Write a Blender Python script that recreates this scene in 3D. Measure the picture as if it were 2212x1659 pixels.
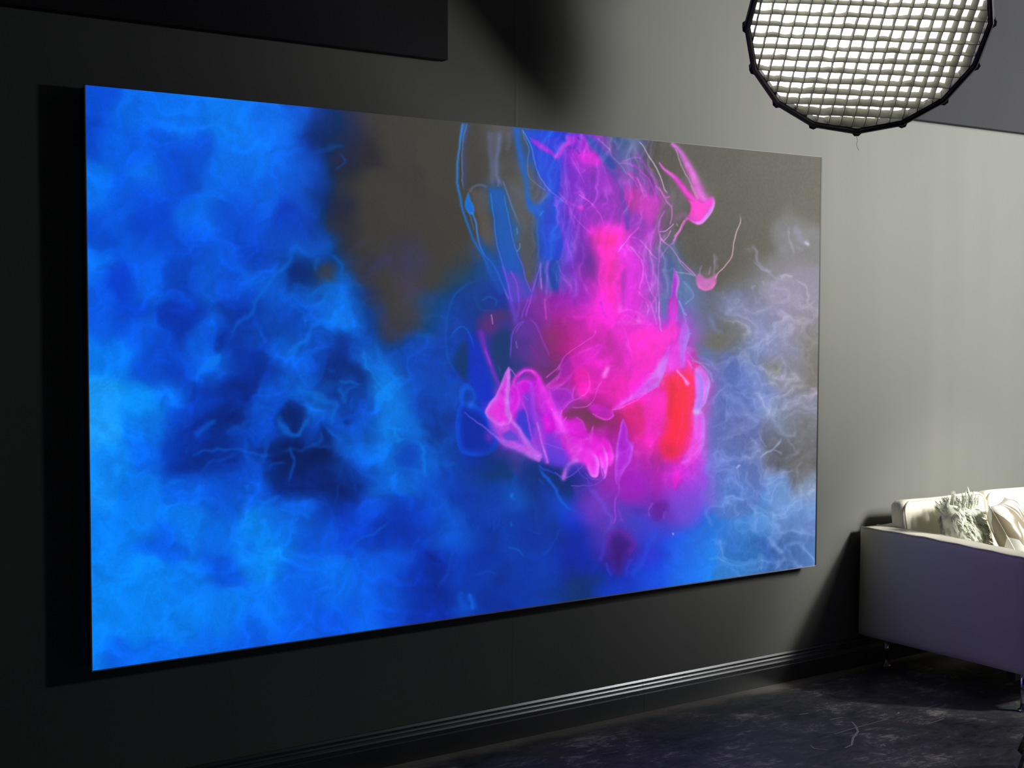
import bpy, bmesh, math, random
import numpy as np
from mathutils import Vector, Matrix

for _o in list(bpy.data.objects): bpy.data.objects.remove(_o, do_unlink=True)
SC = bpy.context.scene; COL = SC.collection
random.seed(7)

# ================================================================ camera, world, lights, exposure
cam = bpy.data.cameras.new('camera'); cam_o = bpy.data.objects.new('camera', cam); COL.objects.link(cam_o)
cam.sensor_fit = 'HORIZONTAL'; cam.sensor_width = 36.; cam.lens = 2960./2212.*36.; cam.clip_start = .05; cam.clip_end = 60
_r = ((.8212197534602831, -.026226239027111752, .5700090358170867), (-.5706001038911223, -.044208868869587345, .8200372536371213), (.0036929616938940943, -.9986780063162323, -.051269891107383864))
CAM = Vector((-1.3318510314741787, -4.253991479780849, 1.6283776800163057))
cam_o.matrix_world = Matrix(((_r[0][0], -_r[0][1], -_r[0][2], CAM.x), (_r[1][0], -_r[1][1], -_r[1][2], CAM.y), (_r[2][0], -_r[2][1], -_r[2][2], CAM.z), (0, 0, 0, 1)))
SC.camera = cam_o

world = bpy.data.worlds.new('world'); SC.world = world; world.use_nodes = True
_bg = world.node_tree.nodes['Background']; _bg.inputs[0].default_value = (.75, .9, 1., 1); _bg.inputs[1].default_value = .016

def spot_light(name, loc, az, el, roll, stretch, radius, power, angle, blend, col):
    """oval beam: az from the wall normal, el up, roll of the long axis, stretch = long / short"""
    l = bpy.data.lights.new(name, 'SPOT'); l.shadow_soft_size = radius; l.energy = power; l.spot_size = math.radians(angle); l.spot_blend = blend; l.color = col
    o = bpy.data.objects.new(name, l); COL.objects.link(o)
    a, e, r = math.radians(az), math.radians(el), math.radians(roll)
    f = Vector((math.sin(a)*math.cos(e), math.cos(a)*math.cos(e), math.sin(e))); ea = Vector((math.cos(a), -math.sin(a), 0)); ee = ea.cross(f)
    x = ea*math.cos(r)+ee*math.sin(r); y = (-f).cross(x)
    o.matrix_world = Matrix.Translation(loc) @ Matrix((x*stretch, y, -f)).transposed().to_4x4()
    return o
# the second studio lamp, right of the frame, whose gridded beam lights the wall and the sofa
KEY_LOC = (5.15, -2.75, 2.45)
spot_light('key_light', KEY_LOC, -17.4, 1.3, -58, 2.2, .70, 710, 74, .58, (1., .985, .93))
_sl = Vector((5.25, -2.70, 2.70)); _sd = (Vector((4.28, -.58, .55))-_sl).normalized()                                            # added unseen spot beside it, there to brighten the sofa
spot_light('added_sofa_spot', _sl, math.degrees(math.atan2(_sd.x, _sd.y)), math.degrees(math.asin(_sd.z)), 0, 1., .22, 430, 30, .5, (1., .97, .88))
_pl = bpy.data.lights.new('key_light_spill', 'POINT'); _pl.energy = 80; _pl.shadow_soft_size = .15; _pl.color = (.93, .97, 1.)      # what leaks past the lamp's grid
_po = bpy.data.objects.new('key_light_spill', _pl); COL.objects.link(_po); _po.location = KEY_LOC

vs = SC.view_settings; vs.view_transform = 'Standard'; vs.look = 'None'; vs.exposure = 0.; vs.gamma = 1.; vs.use_curve_mapping = False

# ================================================================ helpers
def lin(c): return tuple((v/12.92 if v <= .04045 else ((v+.055)/1.055)**2.4) for v in (k/255. for k in c))

MATS = {}
def mat(name, rgb, rough=.6, metal=0., spec=.5, bump=0., bscale=60., var=0., vscale=3., emit=None, estr=0., sheen=0., coat=0.):
    if name in MATS: return MATS[name]
    m = bpy.data.materials.new(name); m.use_nodes = True; nt = m.node_tree; b = nt.nodes['Principled BSDF']
    b.inputs['Base Color'].default_value = (*rgb, 1); b.inputs['Roughness'].default_value = rough; b.inputs['Metallic'].default_value = metal
    b.inputs['Specular IOR Level'].default_value = spec
    if sheen: b.inputs['Sheen Weight'].default_value = sheen
    if coat: b.inputs['Coat Weight'].default_value = coat; b.inputs['Coat Roughness'].default_value = .26; b.inputs['Coat IOR'].default_value = 1.8
    tc = nt.nodes.new('ShaderNodeTexCoord')
    if var:
        n = nt.nodes.new('ShaderNodeTexNoise'); n.inputs['Scale'].default_value = vscale; n.inputs['Detail'].default_value = 6
        r = nt.nodes.new('ShaderNodeMapRange'); r.inputs['To Min'].default_value = 1-var; r.inputs['To Max'].default_value = 1+var
        mx = nt.nodes.new('ShaderNodeVectorMath'); mx.operation = 'SCALE'; mx.inputs[0].default_value = rgb
        nt.links.new(tc.outputs['Object'], n.inputs['Vector']); nt.links.new(n.outputs['Fac'], r.inputs['Value']); nt.links.new(r.outputs['Result'], mx.inputs['Scale']); nt.links.new(mx.outputs['Vector'], b.inputs['Base Color'])
    if bump:
        n = nt.nodes.new('ShaderNodeTexNoise'); n.inputs['Scale'].default_value = bscale; n.inputs['Detail'].default_value = 5
        bp = nt.nodes.new('ShaderNodeBump'); bp.inputs['Strength'].default_value = bump; bp.inputs['Distance'].default_value = .004
        nt.links.new(tc.outputs['Object'], n.inputs['Vector']); nt.links.new(n.outputs['Fac'], bp.inputs['Height']); nt.links.new(bp.outputs['Normal'], b.inputs['Normal'])
    if emit:
        b.inputs['Emission Color'].default_value = (*emit, 1); b.inputs['Emission Strength'].default_value = estr
    MATS[name] = m
    return m

def obj(name, me, m, parent=None, smooth=False, loc=None):
    if isinstance(me, bmesh.types.BMesh):
        b = me; me = bpy.data.meshes.new(name); bmesh.ops.recalc_face_normals(b, faces=b.faces[:]); b.to_mesh(me); b.free()
    o = bpy.data.objects.new(name, me); COL.objects.link(o)
    if m and not me.materials: me.materials.append(m)
    if parent: o.parent = parent
    if smooth:
        for p in me.polygons: p.use_smooth = True
    if loc: o.location = loc
    return o

def thing(name, label, cat, loc=(0, 0, 0), group=None):
    o = bpy.data.objects.new(name, None); COL.objects.link(o); o.location = loc; o.empty_display_size = .1
    o['label'] = label; o['category'] = cat
    if group: o['group'] = group
    return o

def tag(o, label, cat, group=None):
    o['label'] = label; o['category'] = cat
    if group: o['group'] = group
    return o

def struct(o): o['kind'] = 'structure'; return o

def box_bm(x0, x1, y0, y1, z0, z1, bev=0., seg=2, cuts=0):
    b = bmesh.new()
    v = [b.verts.new(p) for p in ((x0,y0,z0),(x1,y0,z0),(x1,y1,z0),(x0,y1,z0),(x0,y0,z1),(x1,y0,z1),(x1,y1,z1),(x0,y1,z1))]
    for f in ((3,2,1,0),(4,5,6,7),(0,1,5,4),(1,2,6,5),(2,3,7,6),(3,0,4,7)): b.faces.new([v[i] for i in f])
    if bev: bmesh.ops.bevel(b, geom=b.edges[:], offset=bev, segments=seg, profile=.5, affect='EDGES')
    if cuts: bmesh.ops.subdivide_edges(b, edges=b.edges[:], cuts=cuts, use_grid_fill=True)
    return b

def tube_bm(pts, r, n=10, bm=None, caps=True, flat=None):
    """tube along pts; r number or list; flat=(a,b,axis) gives a bar of half sizes a (along axis) and b"""
    b = bm or bmesh.new(); P = [Vector(p) for p in pts]; rings = []
    up = Vector(flat[2]) if flat else None
    for i, p in enumerate(P):
        t = (P[min(i+1, len(P)-1)]-P[max(i-1, 0)]).normalized()
        s = (up-t*up.dot(t)).normalized() if up else t.orthogonal().normalized()
        if not up and i and rings:
            s0 = prev; s = (s0-t*s0.dot(t)).normalized()
        prev = s; w = t.cross(s); rr = r[i] if isinstance(r, (list, tuple)) else r
        if flat:
            cs = ((1,1),(-1,1),(-1,-1),(1,-1)); rings.append([b.verts.new(p+s*flat[0]*a+w*flat[1]*c) for a, c in cs])
        else:
            rings.append([b.verts.new(p+(s*math.cos(2*math.pi*k/n)+w*math.sin(2*math.pi*k/n))*rr) for k in range(n)])
    m = len(rings[0])
    for a, c in zip(rings, rings[1:]):
        for k in range(m): b.faces.new((a[k], a[(k+1) % m], c[(k+1) % m], c[k]))
    if caps: b.faces.new(rings[0][::-1]); b.faces.new(rings[-1])
    return b

def lathe_bm(prof, n=24, phase=0.):
    b = bmesh.new(); rings = []
    for r, z in prof:
        rings.append([b.verts.new((r*math.cos(2*math.pi*k/n+phase), r*math.sin(2*math.pi*k/n+phase), z)) for k in range(n)])
    for a, c in zip(rings, rings[1:]):
        for k in range(n): b.faces.new((a[k], a[(k+1) % n], c[(k+1) % n], c[k]))
    return b

def extrude_profile(prof, x0, x1):
    """closed (y,z) profile swept along x"""
    b = bmesh.new(); A = [b.verts.new((x0, y, z)) for y, z in prof]; Bv = [b.verts.new((x1, y, z)) for y, z in prof]; n = len(prof)
    for k in range(n): b.faces.new((A[k], A[(k+1) % n], Bv[(k+1) % n], Bv[k]))
    b.faces.new(A[::-1]); b.faces.new(Bv)
    return b

# ================================================================ setting
def wall_material():
    m = bpy.data.materials.new('grey_wall_paint'); m.use_nodes = True; nt = m.node_tree; b = nt.nodes['Principled BSDF']; N = nt.nodes.new; L = nt.links.new
    tc = N('ShaderNodeTexCoord')
    n = N('ShaderNodeTexNoise'); n.inputs['Scale'].default_value = 1.3; n.inputs['Detail'].default_value = 5; L(tc.outputs['Object'], n.inputs['Vector'])
    mp = N('ShaderNodeMapping'); mp.inputs['Scale'].default_value = (5.5, 1, .35); L(tc.outputs['Object'], mp.inputs['Vector'])
    n2 = N('ShaderNodeTexNoise'); n2.inputs['Scale'].default_value = 1.; n2.inputs['Detail'].default_value = 4; L(mp.outputs['Vector'], n2.inputs['Vector'])
    cr = N('ShaderNodeValToRGB'); cr.color_ramp.elements[0].position = .3; cr.color_ramp.elements[0].color = (.150, .156, .142, 1); cr.color_ramp.elements[1].position = .7; cr.color_ramp.elements[1].color = (.176, .180, .164, 1)
    ad = N('ShaderNodeMath'); ad.operation = 'MULTIPLY_ADD'; ad.inputs[1].default_value = .5; L(n.outputs['Fac'], ad.inputs[0])
    h = N('ShaderNodeMath'); h.operation = 'MULTIPLY'; h.inputs[1].default_value = .5; L(n2.outputs['Fac'], h.inputs[0]); L(h.outputs[0], ad.inputs[2]); L(ad.outputs[0], cr.inputs['Fac'])
    L(cr.outputs['Color'], b.inputs['Base Color']); b.inputs['Roughness'].default_value = .62; b.inputs['Specular IOR Level'].default_value = .35
    fine = N('ShaderNodeTexNoise'); fine.inputs['Scale'].default_value = 160; fine.inputs['Detail'].default_value = 4; L(tc.outputs['Object'], fine.inputs['Vector'])
    # vertical crease where two sheets of wall meet, worn towards its lower end
    sx = N('ShaderNodeSeparateXYZ'); wob = N('ShaderNodeTexNoise'); wob.inputs['Scale'].default_value = 4; L(tc.outputs['Object'], wob.inputs['Vector'])
    L(tc.outputs['Object'], sx.inputs[0])
    w1 = N('ShaderNodeMath'); w1.operation = 'MULTIPLY_ADD'; w1.inputs[1].default_value = .02; w1.inputs[2].default_value = -1.647; L(wob.outputs['Fac'], w1.inputs[0])
    ds = N('ShaderNodeMath'); ds.operation = 'ADD'; L(sx.outputs['X'], ds.inputs[0]); L(w1.outputs[0], ds.inputs[1])
    ab = N('ShaderNodeMath'); ab.operation = 'ABSOLUTE'; L(ds.outputs[0], ab.inputs[0])
    rg = N('ShaderNodeMapRange'); rg.inputs['From Min'].default_value = 0; rg.inputs['From Max'].default_value = .009; rg.inputs['To Min'].default_value = 1.; rg.inputs['To Max'].default_value = 0; L(ab.outputs[0], rg.inputs['Value'])
    hh = N('ShaderNodeMath'); hh.operation = 'MULTIPLY_ADD'; hh.inputs[1].default_value = .35; L(fine.outputs['Fac'], hh.inputs[0]); L(rg.outputs['Result'], hh.inputs[2])
    h3 = N('ShaderNodeMath'); h3.operation = 'MULTIPLY_ADD'; h3.inputs[1].default_value = .35; L(n2.outputs['Fac'], h3.inputs[0]); L(hh.outputs[0], h3.inputs[2])
    bp = N('ShaderNodeBump'); bp.inputs['Strength'].default_value = .25; bp.inputs['Distance'].default_value = .003; L(h3.outputs[0], bp.inputs['Height']); L(bp.outputs['Normal'], b.inputs['Normal'])
    return m

def floor_material():
    m = bpy.data.materials.new('dark_concrete'); m.use_nodes = True; nt = m.node_tree; b = nt.nodes['Principled BSDF']; N = nt.nodes.new; L = nt.links.new
    tc = N('ShaderNodeTexCoord')
    n = N('ShaderNodeTexNoise'); n.inputs['Scale'].default_value = 3.4; n.inputs['Detail'].default_value = 10; n.inputs['Roughness'].default_value = .74; n.inputs['Distortion'].default_value = .6; L(tc.outputs['Object'], n.inputs['Vector'])
    mp = N('ShaderNodeMapping'); mp.inputs['Scale'].default_value = (3.2, 9, 1); mp.inputs['Rotation'].default_value = (0, 0, .5); L(tc.outputs['Object'], mp.inputs['Vector'])
    n2 = N('ShaderNodeTexNoise'); n2.inputs['Scale'].default_value = 3.; n2.inputs['Detail'].default_value = 10; n2.inputs['Roughness'].default_value = .75; n2.inputs['Distortion'].default_value = 1.2; L(mp.outputs['Vector'], n2.inputs['Vector'])
    cr = N('ShaderNodeValToRGB'); e = cr.color_ramp.elements; e[0].position = .40; e[0].color = (.030, .036, .042, 1); e[1].position = .66; e[1].color = (.75, .69, .58, 1)
    q = e.new(.54); q.color = (.135, .138, .138, 1)
    a = N('ShaderNodeMath'); a.operation = 'MULTIPLY_ADD'; a.inputs[1].default_value = .55; L(n.outputs['Fac'], a.inputs[0])
    h = N('ShaderNodeMath'); h.operation = 'MULTIPLY'; h.inputs[1].default_value = .45; L(n2.outputs['Fac'], h.inputs[0]); L(h.outputs[0], a.inputs[2]); L(a.outputs[0], cr.inputs['Fac'])
    # dusty strip left along the foot of the wall
    sx = N('ShaderNodeSeparateXYZ'); L(tc.outputs['Object'], sx.inputs[0])
    n3 = N('ShaderNodeTexNoise'); n3.inputs['Scale'].default_value = 7; n3.inputs['Detail'].default_value = 6; L(tc.outputs['Object'], n3.inputs['Vector'])
    wy = N('ShaderNodeMath'); wy.operation = 'MULTIPLY_ADD'; wy.inputs[1].default_value = .08; L(n3.outputs['Fac'], wy.inputs[0]); L(sx.outputs['Y'], wy.inputs[2])
    rg = N('ShaderNodeMapRange'); rg.inputs['From Min'].default_value = -.065; rg.inputs['From Max'].default_value = -.015; rg.inputs['To Min'].default_value = 0; rg.inputs['To Max'].default_value = .55; L(wy.outputs[0], rg.inputs['Value'])
    mx = N('ShaderNodeMix'); mx.data_type = 'RGBA'; L(rg.outputs['Result'], mx.inputs['Factor']); L(cr.outputs['Color'], mx.inputs['A']); mx.inputs['B'].default_value = (.5, .44, .40, 1)
    L(mx.outputs['Result'], b.inputs['Base Color'])
    rr = N('ShaderNodeMapRange'); rr.inputs['To Min'].default_value = .30; rr.inputs['To Max'].default_value = .75; L(n2.outputs['Fac'], rr.inputs['Value']); L(rr.outputs['Result'], b.inputs['Roughness'])
    b.inputs['Specular IOR Level'].default_value = .4
    bp = N('ShaderNodeBump'); bp.inputs['Strength'].default_value = .35; bp.inputs['Distance'].default_value = .004; L(n2.outputs['Fac'], bp.inputs['Height']); L(bp.outputs['Normal'], b.inputs['Normal'])
    return m

X0, X1, Y0, ZC = -5.5, 8.5, -8.0, 3.8
wall_o = struct(obj('wall_back', box_bm(X0, X1, 0, .15, 0, ZC), wall_material()))
floor_o = struct(obj('floor', box_bm(X0, X1, Y0, .15, -.12, 0), floor_material()))
ceil_o = struct(obj('ceiling', box_bm(X0, X1, Y0, .15, ZC, ZC+.1), mat('black_ceiling_paint', (.02, .02, .022), .8, bump=.2)))

M_BB = mat('gloss_black_paint', (.022, .024, .024), .30, spec=1., coat=1.)
def arc(cy, cz, r, a0, a1, n=5):
    return [(cy-r*math.cos(math.radians(a0+(a1-a0)*k/n)), cz+r*math.sin(math.radians(a0+(a1-a0)*k/n))) for k in range(n+1)]
BB = [(0, 0), (-.019, 0), (-.019, .0735)]+arc(-.0165, .0745, .0028, 0, 80)+[(-.0135, .0785), (-.0130, .089)]
BB += [(-.0155, .0905), (-.0155, .0925), (-.0125, .0985), (-.0105, .1045), (-.0105, .1068), (-.0122, .1078), (-.0122, .1090), (-.0104, .1122), (-.0085, .1150), (-.0085, .1215), (-.0105, .1230), (-.0105, .1245), (-.0062, .1325), (0, .1330)]
bb = bpy.data.objects.new('baseboard_back', None); COL.objects.link(bb); struct(bb)
for xa, xb in ((X0, 2.2755), (2.2765, 2.790), (2.7907, X1)):
    obj('moulded_board', extrude_profile(BB, xa, xb), M_BB, bb)

# scuffs and paint scratches on the concrete
M_SC = mat('pale_scratch', (.5, .47, .41), .7)
def scuff(pts, w):
    b = bmesh.new(); P = [Vector((x, y, .0006)) for x, y in pts]; L_ = []
    for i, p in enumerate(P):
        t = (P[min(i+1, len(P)-1)]-P[max(i-1, 0)]).normalized(); s = Vector((-t.y, t.x, 0)); ww = w*(.35+.65*math.sin(math.pi*(i+.6)/(len(P)+.2)))
        L_.append((b.verts.new(p+s*ww), b.verts.new(p-s*ww), b.verts.new(p+s*ww*.7+Vector((0, 0, .0006))), b.verts.new(p-s*ww*.7+Vector((0, 0, .0006)))))
    for a, c in zip(L_, L_[1:]):
        b.faces.new((a[2], a[3], c[3], c[2])); b.faces.new((a[0], a[2], c[2], c[0])); b.faces.new((a[3], a[1], c[1], c[3]))
    o = obj('scuff_mark', b, M_SC, floor_o); return o
for pts, w in (([(2.88, -.59), (2.845, -.64), (2.80, -.69), (2.72, -.735), (2.65, -.79), (2.60, -.80)], .006), ([(2.70, -.66), (2.85, -.65), (3.03, -.645)], .003), ([(2.52, -.70), (2.50, -.74), (2.53, -.78)], .004),
    ([(2.83, -.52), (2.90, -.525)], .004), ([(3.10, -.78), (3.22, -.77)], .003), ([(2.78, -.40), (2.82, -.41)], .006), ([(3.25, -.66), (3.27, -.67)], .006), ([(3.12, -.62), (3.14, -.61)], .006)):
    scuff(pts, w*.8)

# ================================================================ wall panels
M_PAN = mat('black_acoustic_fabric', (.042, .043, .049), .9, spec=.15, bump=.5, bscale=700, var=.08, vscale=5)
def acoustic_panel(x0, x1, z0, z1, label):
    t = thing('acoustic_panel', label, 'panel', (x0, -.001, z0), 'dark acoustic panels high on the wall')
    w, h = x1-x0, z1-z0
    obj('fabric_face', box_bm(0, w, -.05, -.008, 0, h, .004, 2), M_PAN, t)
    obj('backing_board', box_bm(.03, w-.03, -.008, 0, .03, h-.03), mat('dark_backing', (.015, .015, .017), .9), t)
acoustic_panel(-3.2, 1.307, 2.533, 3.72, 'black fabric acoustic panel above the upper left of the screen')
acoustic_panel(3.42, 7.6, 2.538, 3.72, 'dark grey acoustic panel at upper right behind the round softbox')

# ================================================================ display
# ---------------------------------------------------------------- picture shown on the display
QUAD = ((186, 184), (1774, 340), (1760, 1221), (200, 1449))      # TL TR BR BL of the picture as traced

def homography():
    A = []
    for (u, v), (x, y) in zip(((0, 1), (1, 1), (1, 0), (0, 0)), QUAD):
        A += [[u, v, 1, 0, 0, 0, -x*u, -x*v, -x], [0, 0, 0, u, v, 1, -y*u, -y*v, -y]]
    h = np.linalg.svd(np.array(A, float))[2][-1].reshape(3, 3)
    return h/h[2, 2]

def sm(e0, e1, x):
    t = np.clip((x-e0)/(e1-e0), 0, 1)
    return t*t*(3-2*t)

def gnoise(x, y, seed):
    """gradient noise, about -0.7..0.7"""
    rs = np.random.RandomState(seed)
    ang = rs.rand(64, 64)*2*np.pi
    gx, gy = np.cos(ang), np.sin(ang)
    xi = np.floor(x).astype(np.int32); yi = np.floor(y).astype(np.int32)
    fx = x-xi; fy = y-yi
    u = fx*fx*fx*(fx*(fx*6-15)+10); v = fy*fy*fy*(fy*(fy*6-15)+10)
    def d(ix, iy):
        a = (xi+ix) & 63; b = (yi+iy) & 63
        return gx[a, b]*(fx-ix)+gy[a, b]*(fy-iy)
    n00, n10, n01, n11 = d(0, 0), d(1, 0), d(0, 1), d(1, 1)
    return (n00*(1-u)+n10*u)*(1-v)+(n01*(1-u)+n11*u)*v

def fbm(x, y, seed, octv=4, gain=.5):
    s = 0; a = 1.; f = 1.
    for o in range(octv):
        s = s+a*gnoise(x*f+o*17.3, y*f+o*9.1, seed+o); a *= gain; f *= 2.03
    return s

def ridge(x, y, seed, octv=3, gain=.55, sharp=7.):
    s = 0; a = 1.; f = 1.
    for o in range(octv):
        s = s+a*np.exp(-sharp*np.abs(gnoise(x*f+o*31.7, y*f+o*5.3, seed+o))); a *= gain; f *= 1.9
    return s

def spline(pts, step=4.):
    P = np.array(pts, float)
    if len(P) == 2:
        n = max(2, int(np.hypot(*(P[1]-P[0])[:2])/step))
        return P[0]+(P[1]-P[0])*np.linspace(0, 1, n)[:, None]
    Q = np.vstack([2*P[0]-P[1], P, 2*P[-1]-P[-2]]); out = []
    for i in range(1, len(Q)-2):
        p0, p1, p2, p3 = Q[i-1], Q[i], Q[i+1], Q[i+2]
        n = max(2, int(np.hypot(*(p2-p1)[:2])/step))
        t = np.linspace(0, 1, n, endpoint=False)[:, None]
        out.append(.5*((2*p1)+(-p0+p2)*t+(2*p0-5*p1+4*p2-p3)*t*t+(-p0+3*p1-3*p2+p3)*t**3))
    out.append(P[-1:])
    return np.vstack(out)


def _pts(s):
    out = []
    for q in s.replace('\n', ' ').split():
        v = q.split(',')
        out.append((int(v[0]), int(v[1]), -1, -1, -1) if v[2] == 'K' else tuple(int(k) for k in v))
    return out

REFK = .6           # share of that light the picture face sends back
GREY_FILL = (.041, .039, .034)    # even warm grey glow added to stand in for reflected room light

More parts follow.
